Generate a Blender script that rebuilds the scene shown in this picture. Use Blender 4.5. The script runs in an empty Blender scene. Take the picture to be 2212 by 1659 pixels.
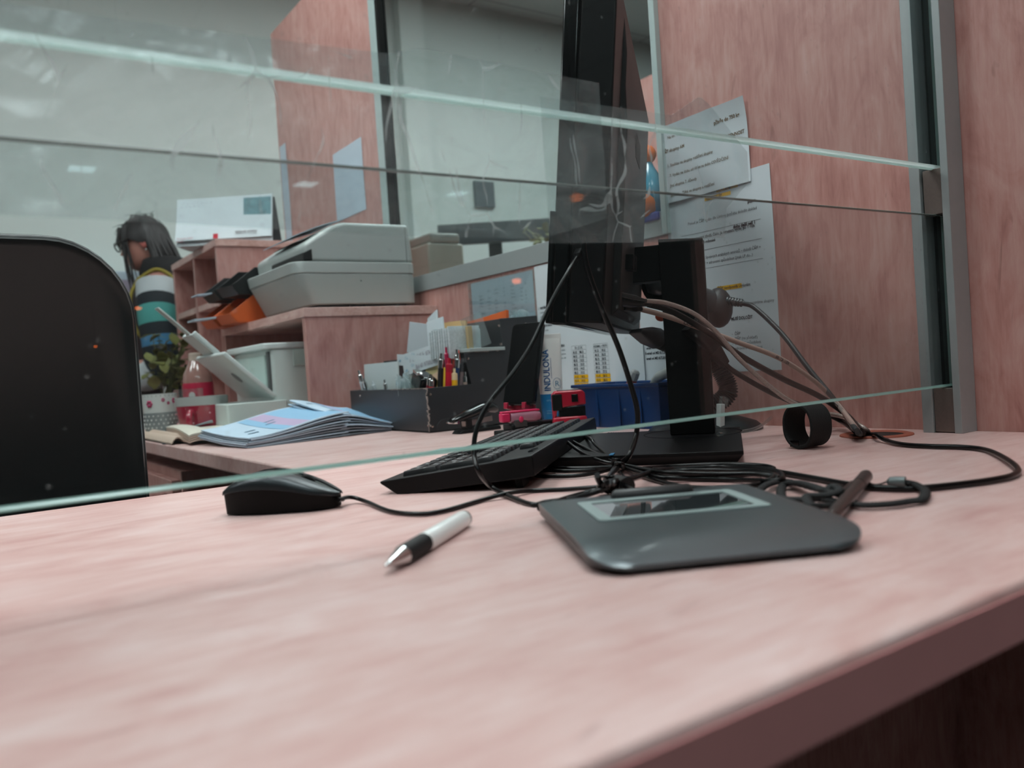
import bpy, bmesh, math, random
from math import sin, cos, pi, radians as rad, sqrt, atan, atan2
from mathutils import Vector as V, Matrix as M4, noise

sc = bpy.context.scene
COL = sc.collection

# ------------------------------------------------------------------ camera
CAM_H = 0.115                     # eye height above the counter top (counter top is z = 0)
F_PX = 1806.0
rho, pit, yaw = atan(0.0679), atan(41 / 1806), rad(55.76)
Fw = V((cos(pit) * cos(yaw), cos(pit) * sin(yaw), -sin(pit)))
R0 = V((sin(yaw), -cos(yaw), 0)); U0 = R0.cross(Fw)
Rt = R0 * cos(rho) - U0 * sin(rho); Up = R0 * sin(rho) + U0 * cos(rho)
CAM = V((0, 0, CAM_H))
cd = bpy.data.cameras.new('camera'); cam = bpy.data.objects.new('camera', cd); COL.objects.link(cam)
cam.matrix_world = M4(((Rt.x, Up.x, -Fw.x, 0), (Rt.y, Up.y, -Fw.y, 0), (Rt.z, Up.z, -Fw.z, CAM_H), (0, 0, 0, 1)))
cd.sensor_width = 36; cd.lens = F_PX / 2212 * 36; cd.clip_start = 0.01
cd.dof.use_dof = True; cd.dof.focus_distance = 1.02; cd.dof.aperture_fstop = 6.0
sc.camera = cam
sc.view_settings.view_transform = 'Standard'; sc.view_settings.look = 'None'
sc.view_settings.exposure = 0.0; sc.view_settings.gamma = 1; sc.view_settings.use_curve_mapping = False
sc.cycles.transparent_max_bounces = 32
sc.cycles.max_bounces = 10
# ------------------------------------------------------------------ world (dim indoor ambience)
w = bpy.data.worlds.new('world'); sc.world = w; w.use_nodes = True
w.node_tree.nodes['Background'].inputs[0].default_value = (0.55, 0.62, 0.64, 1)
w.node_tree.nodes['Background'].inputs[1].default_value = 0.05
CEIL = 2.0; FLOOR = -0.8

# survey helpers: where a line of sight meets the counter, a wall or a set distance
def ray(x, y): return Fw + Rt * ((x - 1106) / F_PX) - Up * ((y - 829.5) / F_PX)
def gz(x, y, z=0.0): d = ray(x, y); return CAM + d * ((z - CAM_H) / d.z)
def gx(x, y, X): d = ray(x, y); return CAM + d * (X / d.x)
def gy(x, y, Y): d = ray(x, y); return CAM + d * (Y / d.y)
def gd(x, y, s): return CAM + ray(x, y) * s

# ------------------------------------------------------------------ materials
def lin(c): return tuple((v / 12.92 if v <= .04045 else ((v + .055) / 1.055) ** 2.4) for v in (c[0] / 255, c[1] / 255, c[2] / 255))
MATS = {}
def mat(name, rgb, rough=.5, metal=0., spec=.5, coat=0., var=0., vscale=40., bump=0., bscale=200., emit=0., alpha=1., sheen=0.):
    if name in MATS: return MATS[name]
    m = bpy.data.materials.new(name); m.use_nodes = True; nt = m.node_tree; b = nt.nodes['Principled BSDF']
    c = (*lin(rgb), 1)
    b.inputs['Base Color'].default_value = c; b.inputs['Roughness'].default_value = rough
    b.inputs['Metallic'].default_value = metal; b.inputs['Specular IOR Level'].default_value = spec
    b.inputs['Coat Weight'].default_value = coat
    b.inputs['Sheen Weight'].default_value = sheen
    tc = nt.nodes.new('ShaderNodeTexCoord')
    nz = nt.nodes.new('ShaderNodeTexNoise'); nz.inputs['Scale'].default_value = vscale; nz.inputs['Detail'].default_value = 4
    nt.links.new(tc.outputs['Object'], nz.inputs['Vector'])
    v = max(var, .04)
    mr = nt.nodes.new('ShaderNodeMapRange'); mr.inputs[3].default_value = 1 - v; mr.inputs[4].default_value = 1 + v
    nt.links.new(nz.outputs['Fac'], mr.inputs[0])
    mx = nt.nodes.new('ShaderNodeVectorMath'); mx.operation = 'SCALE'; mx.inputs[0].default_value = c[:3]
    nt.links.new(mr.outputs[0], mx.inputs['Scale']); nt.links.new(mx.outputs[0], b.inputs['Base Color'])
    if bump:
        n2 = nt.nodes.new('ShaderNodeTexNoise'); n2.inputs['Scale'].default_value = bscale; n2.inputs['Detail'].default_value = 3
        nt.links.new(tc.outputs['Object'], n2.inputs['Vector'])
        bp = nt.nodes.new('ShaderNodeBump'); bp.inputs['Strength'].default_value = bump; bp.inputs['Distance'].default_value = .001
        nt.links.new(n2.outputs['Fac'], bp.inputs['Height']); nt.links.new(bp.outputs[0], b.inputs['Normal'])
    if emit:
        b.inputs['Emission Color'].default_value = c; b.inputs['Emission Strength'].default_value = emit
    MATS[name] = m; return m

def laminate(name, axis, c0, c1, c2, rough=.38, cross=.35):
    """pale pink maple laminate: streaky figure along one axis, blotches, fine weave."""
    m = bpy.data.materials.new(name); m.use_nodes = True; nt = m.node_tree; b = nt.nodes['Principled BSDF']; N = nt.nodes.new; L = nt.links.new
    tc = N('ShaderNodeTexCoord')
    def stretched(k, sc_, det, dist):
        mp = N('ShaderNodeMapping'); s = [k, k, k]; s[axis] = k / sc_; mp.inputs['Scale'].default_value = s
        L(tc.outputs['Object'], mp.inputs['Vector'])
        n = N('ShaderNodeTexNoise'); n.inputs['Scale'].default_value = 1; n.inputs['Detail'].default_value = det; n.inputs['Distortion'].default_value = dist
        n.inputs['Roughness'].default_value = .6
        L(mp.outputs[0], n.inputs['Vector']); return n
    big = stretched(15, 2.1, 5, 1.6); fine = stretched(170, 14, 3, .3); mid = stretched(52, 4.5, 4, 1.2)
    def mixv(a, bb, f):
        x = N('ShaderNodeMix'); x.data_type = 'FLOAT'; x.inputs[0].default_value = f; L(a, x.inputs[2]); L(bb, x.inputs[3]); return x.outputs[0]
    v = mixv(mixv(big.outputs['Fac'], mid.outputs['Fac'], .38), fine.outputs['Fac'], .22)
    cr = N('ShaderNodeValToRGB'); e = cr.color_ramp.elements
    e[0].position = .36; e[0].color = (*lin(c0), 1); e[1].position = .63; e[1].color = (*lin(c2), 1)
    k = cr.color_ramp.elements.new(.49); k.color = (*lin(c1), 1)
    L(v, cr.inputs[0])
    # small reddish flecks along the figure
    vm = stretched(30, 4.0, 2, 2.0); fr = N('ShaderNodeValToRGB'); fr.color_ramp.elements[0].position = .68; fr.color_ramp.elements[1].position = .78
    L(vm.outputs['Fac'], fr.inputs[0])
    mx = N('ShaderNodeMix'); mx.data_type = 'RGBA'; L(cr.outputs[0], mx.inputs['A']); mx.inputs['B'].default_value = (*lin(tuple(int(q * .86) for q in c0)), 1)
    sc2 = N('ShaderNodeMath'); sc2.operation = 'MULTIPLY'; sc2.inputs[1].default_value = .6; L(fr.outputs[0], sc2.inputs[0]); L(sc2.outputs[0], mx.inputs['Factor'])
    L(mx.outputs['Result'], b.inputs['Base Color'])
    b.inputs['Roughness'].default_value = rough; b.inputs['Specular IOR Level'].default_value = .45
    bp = N('ShaderNodeBump'); bp.inputs['Strength'].default_value = .06; bp.inputs['Distance'].default_value = .0006
    L(fine.outputs['Fac'], bp.inputs['Height']); L(bp.outputs[0], b.inputs['Normal'])
    MATS[name] = m; return m

def glass_mat(name, tint, dust=.0, film=False, gl=.06):
    """clear sheet: see-through with a Schlick mirror share; film adds milky scatter and crumples."""
    m = bpy.data.materials.new(name); m.use_nodes = True; nt = m.node_tree; N = nt.nodes.new; L = nt.links.new
    nt.nodes.remove(nt.nodes['Principled BSDF']); out = nt.nodes['Material Output']
    tr = N('ShaderNodeBsdfTransparent'); tr.inputs[0].default_value = (*tint, 1)
    g = N('ShaderNodeBsdfGlossy'); g.inputs['Roughness'].default_value = .0 if not film else .22
    g.inputs['Color'].default_value = (.93, 1, 1, 1)
    lw = N('ShaderNodeLayerWeight'); lw.inputs['Blend'].default_value = .5
    p = N('ShaderNodeMath'); p.operation = 'POWER'; p.inputs[1].default_value = 5; L(lw.outputs['Facing'], p.inputs[0])
    a = N('ShaderNodeMath'); a.operation = 'MULTIPLY_ADD'; a.inputs[1].default_value = .9; a.inputs[2].default_value = gl; L(p.outputs[0], a.inputs[0])
    mx = N('ShaderNodeMixShader'); L(a.outputs[0], mx.inputs[0]); L(tr.outputs[0], mx.inputs[1]); L(g.outputs[0], mx.inputs[2])
    last = mx.outputs[0]
    tc = N('ShaderNodeTexCoord')
    if film:
        n = N('ShaderNodeTexNoise'); n.inputs['Scale'].default_value = 14; n.inputs['Detail'].default_value = 6; n.inputs['Distortion'].default_value = 1.5
        L(tc.outputs['Object'], n.inputs['Vector'])
        vo = N('ShaderNodeTexVoronoi'); vo.feature = 'DISTANCE_TO_EDGE'; vo.inputs['Scale'].default_value = 26; L(tc.outputs['Object'], vo.inputs['Vector'])
        ad = N('ShaderNodeMath'); ad.operation = 'ADD'; L(n.outputs['Fac'], ad.inputs[0]); L(vo.outputs['Distance'], ad.inputs[1])
        bp = N('ShaderNodeBump'); bp.inputs['Strength'].default_value = .55; bp.inputs['Distance'].default_value = .01; L(ad.outputs[0], bp.inputs['Height'])
        L(bp.outputs[0], g.inputs['Normal'])
        mr = N('ShaderNodeMapRange'); mr.inputs[1].default_value = .35; mr.inputs[2].default_value = .75; mr.inputs[3].default_value = dust * .6; mr.inputs[4].default_value = dust * 1.6
        L(n.outputs['Fac'], mr.inputs[0])
        mp = N('ShaderNodeMapping'); mp.inputs['Rotation'].default_value = (0, .5, 0); mp.inputs['Scale'].default_value = (1.6, 1, .55); L(tc.outputs['Object'], mp.inputs['Vector'])
        n4 = N('ShaderNodeTexNoise'); n4.inputs['Scale'].default_value = 9; L(tc.outputs['Object'], n4.inputs['Vector'])
        wv = N('ShaderNodeVectorMath'); wv.operation = 'MULTIPLY_ADD'; wv.inputs[1].default_value = (.10, .10, .10); L(n4.outputs['Color'], wv.inputs[0]); L(mp.outputs[0], wv.inputs[2])
        v2 = N('ShaderNodeTexVoronoi'); v2.feature = 'DISTANCE_TO_EDGE'; v2.inputs['Scale'].default_value = 17; L(wv.outputs[0], v2.inputs['Vector'])
        n3 = N('ShaderNodeTexNoise'); n3.inputs['Scale'].default_value = 22; n3.inputs['Detail'].default_value = 2; L(tc.outputs['Object'], n3.inputs['Vector'])
        wd = N('ShaderNodeMapRange'); wd.inputs[1].default_value = .50; wd.inputs[2].default_value = .72; wd.inputs[3].default_value = 0; wd.inputs[4].default_value = .045; L(n3.outputs['Fac'], wd.inputs[0])
        lt = N('ShaderNodeMath'); lt.operation = 'LESS_THAN'; L(v2.outputs['Distance'], lt.inputs[0]); L(wd.outputs[0], lt.inputs[1])  # thin pale lines: glints along creases painted into the film
        fa = N('ShaderNodeMath'); fa.operation = 'MULTIPLY_ADD'; fa.inputs[1].default_value = .22; L(lt.outputs[0], fa.inputs[0]); L(mr.outputs[0], fa.inputs[2]); fac = fa.outputs[0]
    else:
        vo = N('ShaderNodeTexVoronoi'); vo.inputs['Scale'].default_value = 55; L(tc.outputs['Object'], vo.inputs['Vector'])
        n = N('ShaderNodeTexNoise'); n.inputs['Scale'].default_value = 30; L(tc.outputs['Object'], n.inputs['Vector'])
        th = N('ShaderNodeMath'); th.operation = 'MULTIPLY'; th.inputs[1].default_value = .16; L(n.outputs['Fac'], th.inputs[0])
        cmp_ = N('ShaderNodeMath'); cmp_.operation = 'LESS_THAN'; L(vo.outputs['Distance'], cmp_.inputs[0]); L(th.outputs[0], cmp_.inputs[1])
        md = N('ShaderNodeMath'); md.operation = 'MULTIPLY_ADD'; md.inputs[1].default_value = .09; md.inputs[2].default_value = dust; L(cmp_.outputs[0], md.inputs[0]); fac = md.outputs[0]
    df = N('ShaderNodeBsdfDiffuse'); df.inputs[0].default_value = (.78, .84, .84, 1)
    tl = N('ShaderNodeBsdfTranslucent'); tl.inputs[0].default_value = (.78, .84, .84, 1)
    dm = N('ShaderNodeMixShader'); dm.inputs[0].default_value = .5; L(df.outputs[0], dm.inputs[1]); L(tl.outputs[0], dm.inputs[2])
    m2 = N('ShaderNodeMixShader'); L(fac, m2.inputs[0]); L(last, m2.inputs[1]); L(dm.outputs[0], m2.inputs[2])
    L(m2.outputs[0], out.inputs[0]); MATS[name] = m; return m

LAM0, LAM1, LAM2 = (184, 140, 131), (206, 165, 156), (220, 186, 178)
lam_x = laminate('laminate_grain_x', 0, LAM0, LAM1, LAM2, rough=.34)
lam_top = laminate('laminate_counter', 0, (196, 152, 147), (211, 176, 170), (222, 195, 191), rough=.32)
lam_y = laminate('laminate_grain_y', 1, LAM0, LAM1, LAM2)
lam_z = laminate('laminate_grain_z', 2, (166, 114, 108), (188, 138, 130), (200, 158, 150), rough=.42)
edge_band = mat('laminate_edge', (172, 134, 124), .45, var=.08, vscale=25)
alu = mat('brushed_aluminium', (158, 164, 164), .42, .3, var=.06, vscale=90)
alu_light = mat('satin_aluminium', (178, 192, 190), .5, .25, var=.04)
blk = mat('black_plastic', (10, 10, 11), .45, spec=.22, bump=.05, bscale=900)
blk_matte = mat('matte_black_plastic', (12, 11, 11), .6, spec=.15, bump=.08, bscale=1200)
blk_gloss = mat('gloss_black_plastic', (8, 9, 10), .16, spec=.35, coat=.1)
blk_cable = mat('black_cable_sheath', (5, 5, 6), .3, spec=.3)
brn_cable = mat('dark_brown_cable_sheath', (26, 22, 21), .45, spec=.35)
white = mat('white_plastic', (205, 212, 210), .4)
paper = mat('white_paper', (205, 213, 217), .75, spec=.2, var=.03, vscale=12)
paper_b = mat('bluish_paper', (186, 200, 212), .75, spec=.2)
ink = mat('black_ink', (42, 44, 50), .8, spec=.1)
ink_brown = mat('faded_brown_ink', (112, 98, 78), .8, spec=.1)
chrome = mat('chrome', (205, 205, 205), .14, 1.)
gray_wall = mat('painted_wall', (198, 206, 202), .9, spec=.1, var=.03, vscale=3)
win_glass = glass_mat('partition_glass', (.905, .93, .93), dust=.004, gl=.035)
def edge_mat():
    m = bpy.data.materials.new('cut_glass_edge'); m.use_nodes = True; nt = m.node_tree; N = nt.nodes.new; L = nt.links.new
    nt.nodes.remove(nt.nodes['Principled BSDF'])
    tl = N('ShaderNodeBsdfTranslucent'); tl.inputs[0].default_value = (.70, .90, .86, 1); df = N('ShaderNodeBsdfDiffuse'); df.inputs[0].default_value = (.40, .58, .54, 1)
    g = N('ShaderNodeBsdfGlossy'); g.inputs['Roughness'].default_value = .15; a = N('ShaderNodeMixShader'); a.inputs[0].default_value = .35; b = N('ShaderNodeMixShader'); b.inputs[0].default_value = .12
    L(tl.outputs[0], a.inputs[1]); L(df.outputs[0], a.inputs[2]); L(a.outputs[0], b.inputs[1]); L(g.outputs[0], b.inputs[2]); L(b.outputs[0], nt.nodes['Material Output'].inputs[0]); return m
glass_edge = edge_mat()
edge_dark = mat('shaded_glass_edge', (92, 104, 100), .2, spec=.7)  # darker copy of the glass edge, shade put into its colour
edge_lit = edge_mat(); edge_lit.name = 'lit_glass_edge'  # lighter copy, light carried inside the glass put into its colours
for _q in edge_lit.node_tree.nodes:
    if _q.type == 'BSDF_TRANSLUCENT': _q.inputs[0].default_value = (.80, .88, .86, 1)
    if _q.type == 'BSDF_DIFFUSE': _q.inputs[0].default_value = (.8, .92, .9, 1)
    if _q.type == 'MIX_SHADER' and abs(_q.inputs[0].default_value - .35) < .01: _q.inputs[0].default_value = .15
film_m = glass_mat('clear_plastic_film', (.93, .95, .95), dust=.06, film=True, gl=.03)  # dust covers the milky film plus haze from mirrored ceiling light
clear = glass_mat('clear_plastic', (.9, .93, .93), dust=.05, gl=.08)

# ------------------------------------------------------------------ mesh builder
I4 = M4.Identity(4)
def basis(o, ex, ey, ez): return M4(((ex[0], ey[0], ez[0], o[0]), (ex[1], ey[1], ez[1], o[1]), (ex[2], ey[2], ez[2], o[2]), (0, 0, 0, 1)))
def frame_to(p0, p1, up=V((0, 0, 1))):
    z = (V(p1) - V(p0)).normalized(); x = up.cross(z)
    if x.length < 1e-4: x = V((1, 0, 0)).cross(z)
    x.normalize(); y = z.cross(x); return basis(p0, x, y, z)
def T(x, y, z): return M4.Translation((x, y, z))
def RZ(a): return M4.Rotation(rad(a), 4, 'Z')
def RX(a): return M4.Rotation(rad(a), 4, 'X')
def RY(a): return M4.Rotation(rad(a), 4, 'Y')
def spline(pts, sub=8):
    P = [V(p) for p in pts]; Q = [P[0] * 2 - P[1]] + P + [P[-1] * 2 - P[-2]]; out = []
    for i in range(1, len(Q) - 2):
        a, b, c, d = Q[i - 1:i + 3]
        for k in range(sub):
            t = k / sub
            out.append(.5 * (2 * b + (c - a) * t + (2 * a - 5 * b + 4 * c - d) * t * t + (3 * b - a - 3 * c + d) * t ** 3))
    return out + [P[-1]]
class MB:
    def __init__(s): s.bm = bmesh.new(); s.mi = 0
    def _f(s, vs):
        try: f = s.bm.faces.new(vs); f.material_index = s.mi; return f
        except ValueError: return None
    def box(s, c, d, m=I4, taper=1.0):
        vs = []
        for z in (-1, 1):
            k = taper if z > 0 else 1
            for x, y in ((-1, -1), (1, -1), (1, 1), (-1, 1)): vs.append(s.bm.verts.new(m @ V((c[0] + x * d[0] / 2 * k, c[1] + y * d[1] / 2 * k, c[2] + z * d[2] / 2))))
        for q in ((3, 2, 1, 0), (4, 5, 6, 7), (0, 1, 5, 4), (1, 2, 6, 5), (2, 3, 7, 6), (3, 0, 4, 7)): s._f([vs[i] for i in q])
        return s
    def loft(s, rings, cap=True, closed=True):
        R = [[s.bm.verts.new(p) for p in r] for r in rings]; n = len(R[0])
        for a, b in zip(R, R[1:]):
            for i in range(n if closed else n - 1): s._f((a[i], a[(i + 1) % n], b[(i + 1) % n], b[i]))
        if cap: s._f(R[0][::-1]); s._f(R[-1])
        return s
    def prism(s, pts, z0, z1, m=I4): return s.loft([[m @ V((x, y, z)) for x, y in pts] for z in (z0, z1)])
    def lathe(s, prof, m=I4, n=28, cap=True):
        return s.loft([[m @ V((r * cos(2 * pi * i / n), r * sin(2 * pi * i / n), z)) for i in range(n)] for r, z in prof], cap)
    def cyl(s, p0, p1, r, r1=None, n=16): 
        m = frame_to(p0, p1); return s.lathe([(r, 0), (r if r1 is None else r1, (V(p1) - V(p0)).length)], m, n)
    def tube(s, pts, r, n=8, sub=8, smooth=True):
        P = spline(pts, sub) if smooth else [V(p) for p in pts]
        rf = r if callable(r) else (lambda t: r)
        up = V((0, 0, 1)); rings = []; x = None
        for i, p in enumerate(P):
            t = (P[min(i + 1, len(P) - 1)] - P[max(i - 1, 0)]).normalized()
            if x is None: x = up.cross(t) if abs(t.z) < .95 else V((1, 0, 0)).cross(t)
            x = (x - t * x.dot(t)); x.normalize(); y = t.cross(x); q = rf(i / (len(P) - 1))
            rings.append([p + x * (q * cos(2 * pi * k / n)) + y * (q * sin(2 * pi * k / n)) for k in range(n)])
        return s.loft(rings)
    def ball(s, c, r, m=I4, nu=16, nv=10):
        rr = r if hasattr(r, '__len__') else (r, r, r); rings = []
        for j in range(nv + 1):
            a = -pi / 2 + pi * max(.02, min(.98, j / nv)); rings.append([m @ V((c[0] + rr[0] * cos(a) * cos(2 * pi * i / nu), c[1] + rr[1] * cos(a) * sin(2 * pi * i / nu), c[2] + rr[2] * sin(a))) for i in range(nu)])
        return s.loft(rings)
    def sheet(s, nx, ny, f, th=.0004, nrm=V((0, 0, 1))):
        """thin sheet: f(u,v) gives a point; th is its thickness along nrm."""
        tops = []
        for k in (0, 1): tops.append([[s.bm.verts.new(V(f(i / nx, j / ny)) - nrm * (th * k)) for i in range(nx + 1)] for j in range(ny + 1)])
        a, b = tops
        for j in range(ny):
            for i in range(nx):
                s._f((a[j][i], a[j][i + 1], a[j + 1][i + 1], a[j + 1][i])); s._f((b[j][i], b[j + 1][i], b[j + 1][i + 1], b[j][i + 1]))
        rim = [(0, i) for i in range(nx + 1)] + [(j, nx) for j in range(1, ny + 1)] + [(ny, i) for i in range(nx - 1, -1, -1)] + [(j, 0) for j in range(ny - 1, 0, -1)]
        for q in range(len(rim)):
            (j0, i0), (j1, i1) = rim[q], rim[(q + 1) % len(rim)]
            s._f((a[j1][i1], a[j0][i0], b[j0][i0], b[j1][i1]))
        return s
    def text(s, body, size, fn, x=0, y=0, ax='LEFT', bold=0, sx=1.0, res=2, cut=0):
        cu = bpy.data.curves.new('t', 'FONT'); cu.body = body; cu.size = size; cu.resolution_u = res; cu.align_x = ax; cu.offset = bold
        ob = bpy.data.objects.new('t', cu); me = ob.to_mesh()
        tb_ = bmesh.new(); tb_.from_mesh(me)
        if cut: bmesh.ops.triangulate(tb_, faces=tb_.faces[:]); bmesh.ops.subdivide_edges(tb_, edges=tb_.edges[:], cuts=cut, use_grid_fill=True)
        tb_.verts.index_update(); base = [s.bm.verts.new(fn(V((v.co.x * sx + x, v.co.y + y, 0)))) for v in tb_.verts]
        for p in tb_.faces: s._f([base[v.index] for v in p.verts])
        tb_.free()
        ob.to_mesh_clear(); bpy.data.objects.remove(ob); bpy.data.curves.remove(cu); return s
    def build(s, name, mats, parent=None, bev=0, seg=2, smooth=35, sub=0, solid=0):
        me = bpy.data.meshes.new(name); bmesh.ops.recalc_face_normals(s.bm, faces=s.bm.faces[:]) if solid != -1 else None
        s.bm.to_mesh(me); s.bm.free()
        for m in (mats if isinstance(mats, (list, tuple)) else [mats]): me.materials.append(m)
        if smooth:
            me.polygons.foreach_set('use_smooth', [True] * len(me.polygons)); me.set_sharp_from_angle(angle=rad(smooth))
        o = bpy.data.objects.new(name, me); COL.objects.link(o)
        if parent: o.parent = parent
        if bev:
            b = o.modifiers.new('bevel', 'BEVEL'); b.width = bev; b.segments = seg; b.limit_method = 'ANGLE'; b.angle_limit = rad(40); b.harden_normals = False
        if sub: q = o.modifiers.new('sub', 'SUBSURF'); q.levels = sub; q.render_levels = sub
        return o
def thing(name, label, cat, loc=(0, 0, 0), rz=0, group=None):
    o = bpy.data.objects.new(name, None); o.empty_display_size = .02; COL.objects.link(o); o.location = loc; o.rotation_euler = (0, 0, rad(rz))
    return tag(o, label, cat, group)
def tag(o, label=None, cat=None, group=None, kind=None):
    for k, v in (('label', label), ('category', cat), ('group', group), ('kind', kind)):
        if v: o[k] = v
    return o
def struct(mb, name, m, **k): return tag(mb.build(name, m, **k), kind='structure')
def one(mb, name, m, label, cat, group=None, loc=None, **k):
    o = mb.build(name, m, **k)
    if loc is not None:
        o.data.transform(M4.Translation(-V(loc))); o.location = loc
    return tag(o, label, cat, group)
def rrect(w, h, r, n=5):
    out = []
    for cx, cy, a in ((w / 2 - r, h / 2 - r, 0), (-w / 2 + r, h / 2 - r, 90), (-w / 2 + r, -h / 2 + r, 180), (w / 2 - r, -h / 2 + r, 270)):
        out += [(cx + r * cos(rad(a + 90 * i / n)), cy + r * sin(rad(a + 90 * i / n))) for i in range(n + 1)]
    return out
rnd = random.Random(7)

# ------------------------------------------------------------------ lamps of the two rooms, some added as fill
lamp_on = mat('lit_diffuser', (232, 240, 240), .6, emit=25.0)
lamp_added = mat('added_diffuser_hall', (226, 240, 243), .6, emit=13.0)
lamp_far = mat('lit_diffuser_far', (214, 238, 244), .6, emit=7.0)
lamp_frame = mat('lamp_frame', (205, 210, 210), .5)
def ceiling_light(x, y, sx, sy, m, label, group):
    t = thing('ceiling_light', label, 'ceiling light', (x, y, CEIL), group=group)
    f = MB(); 
    for a, b, c, d in ((-1, 0, .03, sy), (1, 0, .03, sy), (0, -1, sx, .03), (0, 1, sx, .03)): f.box((a * (sx / 2 - .015), b * (sy / 2 - .015), -.011), (c, d, .022))
    f.build('frame', lamp_frame, t); MB().box((0, 0, -.01), (sx - .06, sy - .06, .012)).build('diffuser', m, t)
for x, y, lb in ((-.75, 1.2, 'square lit ceiling panel above the clerk chair'), (.45, 2.05, 'square lit ceiling panel above the printer cabinet'), (.5, .5, 'square lit ceiling panel right above the glass screen'), (1.62, 2.0, 'square lit ceiling panel above the neighbouring booth'), (3.5, 2.2, 'added square light panel further right beyond the next booth'), (2.45, 2.42, 'added square light panel over the far end of the next booth'), (-1.9, 2.1, 'added square light panel at the left near the back wall')):  # last three are added to brighten the back wall and next booth
    ceiling_light(x, y, .62, .62, lamp_on, lb, 'office ceiling panels')
for x, y, lb in ((-.7, -1.0, 'added light panel behind the viewer to the left'), (.4, -1.5, 'added light panel straight behind the viewer')):  # unseen panels, added to lift the counter front and right wall
    ceiling_light(x, y, .6, .6, lamp_added, lb, 'added hall panels')
for x, y, lb in ((1.085, -6.66, 'far hall lamp mirrored in the glass above the chair'), (3.02, -6.66, 'far hall lamp mirrored in the glass above the printer'), (4.69, -6.62, 'far hall lamp mirrored in the glass left of the monitor'), (-.85, -6.66, 'far hall lamp further left in the same row')):
    ceiling_light(x, y, .26, .30, lamp_far, lb, 'far hall lamps')
warm = mat('warm_lamp_glow', (255, 112, 40), .5, emit=9.0)
def hall_lamp(x, y, z, r, label):
    t = thing('hanging_lamp', label, 'lamp', (x, y, z), group='orange hanging lamps in the hall')
    MB().lathe([(r * .55, -r * .4), (r * .9, 0), (r, r * .35), (r * .5, r * .6), (r * .25, r * .7)], I4, 16).build('lamp_shade', warm, t)
    MB().cyl((0, 0, r * .7), (0, 0, CEIL - z), .002).build('cord', blk_matte, t)
a = gd(1245, 415, 4); hall_lamp(a.x, 1.06 - a.y, a.z - .03, .034, 'orange lamp whose reflection glows on the monitor edge')
a = gd(1115, 595, 4); hall_lamp(a.x, 1.06 - a.y, a.z - .03, .024, 'orange lamp whose reflection glows on the punched sleeve')
a = gd(298, 655, 3); hall_lamp(a.x, 1.06 - a.y, a.z - .02, .012, 'tiny orange lamp mirrored on the vest of the person')
a = gd(205, 737, 3); hall_lamp(a.x, 1.06 - a.y, a.z - .02, .006, 'tiniest orange lamp mirrored on the dark chair back')

# ------------------------------------------------------------------ room shell
XL, XR, YN, YF = -3.2, 5.6, -8.2, 3.69
carpet = mat('grey_floor', (92, 90, 90), .8, var=.1)
ceil_m = bpy.data.materials.new('ceiling_tiles'); ceil_m.use_nodes = True
_n = ceil_m.node_tree; _b = _n.nodes['Principled BSDF']; _tc = _n.nodes.new('ShaderNodeTexCoord'); _br = _n.nodes.new('ShaderNodeTexBrick')
_br.offset = 0; _br.inputs['Scale'].default_value = 1; _br.inputs['Brick Width'].default_value = .6; _br.inputs['Row Height'].default_value = .6; _br.inputs['Mortar Size'].default_value = .006
for i, c in enumerate(((196, 198, 196), (190, 193, 191), (150, 152, 150))): _br.inputs[('Color1', 'Color2', 'Mortar')[i]].default_value = (*lin(c), 1)
_n.links.new(_tc.outputs['Object'], _br.inputs['Vector']); _n.links.new(_br.outputs[0], _b.inputs['Base Color']); _b.inputs['Roughness'].default_value = .9; _b.inputs['Specular IOR Level'].default_value = .1
struct(MB().box(((XL + XR) / 2, (YN + YF) / 2, FLOOR - .05), (XR - XL + .4, YF - YN + .4, .1)), 'floor', carpet)
struct(MB().box(((XL + XR) / 2, (YN + YF) / 2, CEIL + .05), (XR - XL + .4, YF - YN + .4, .1)), 'ceiling', ceil_m)
zc, zh = (FLOOR + CEIL) / 2, CEIL - FLOOR
hall_wall = mat('hall_wall_paint', (84, 94, 92), .9, spec=.1)
struct(MB().box(((XL + XR) / 2, YF + .05, zc), (XR - XL + .4, .1, zh)), 'wall_back', gray_wall)
struct(MB().box(((XL + XR) / 2, YN - .05, zc), (XR - XL + .4, .1, zh)), 'wall_front', hall_wall)
struct(MB().box((XL - .05, (YN + YF) / 2, zc), (.1, YF - YN, zh)), 'wall_left', hall_wall)
struct(MB().box((XR + .05, (YN + YF) / 2, zc), (.1, YF - YN, zh)), 'wall_far_right', hall_wall)
struct(MB().box((2.02, YF - .03, zc), (.13, .06, zh)), 'trim_1', gray_wall)          # pilaster on the back wall

W = 1.008
prof = [(.12, FLOOR), (.12, 1.297), (.985, 1.297), (.985, .313), (1.985, .313), (1.985, 1.297), (2.80, 1.297), (2.80, FLOOR)]
YZX = basis((0, 0, 0), (0, 1, 0), (0, 0, 1), (1, 0, 0))
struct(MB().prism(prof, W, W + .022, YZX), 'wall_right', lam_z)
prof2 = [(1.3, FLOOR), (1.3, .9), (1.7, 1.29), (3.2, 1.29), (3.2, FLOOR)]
struct(MB().prism([(1.5, FLOOR), (1.5, 1.297), (2.9, 1.297), (2.9, FLOOR)], 2.56, 2.582, YZX), 'wall_right_neighbour', lam_z)
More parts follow.
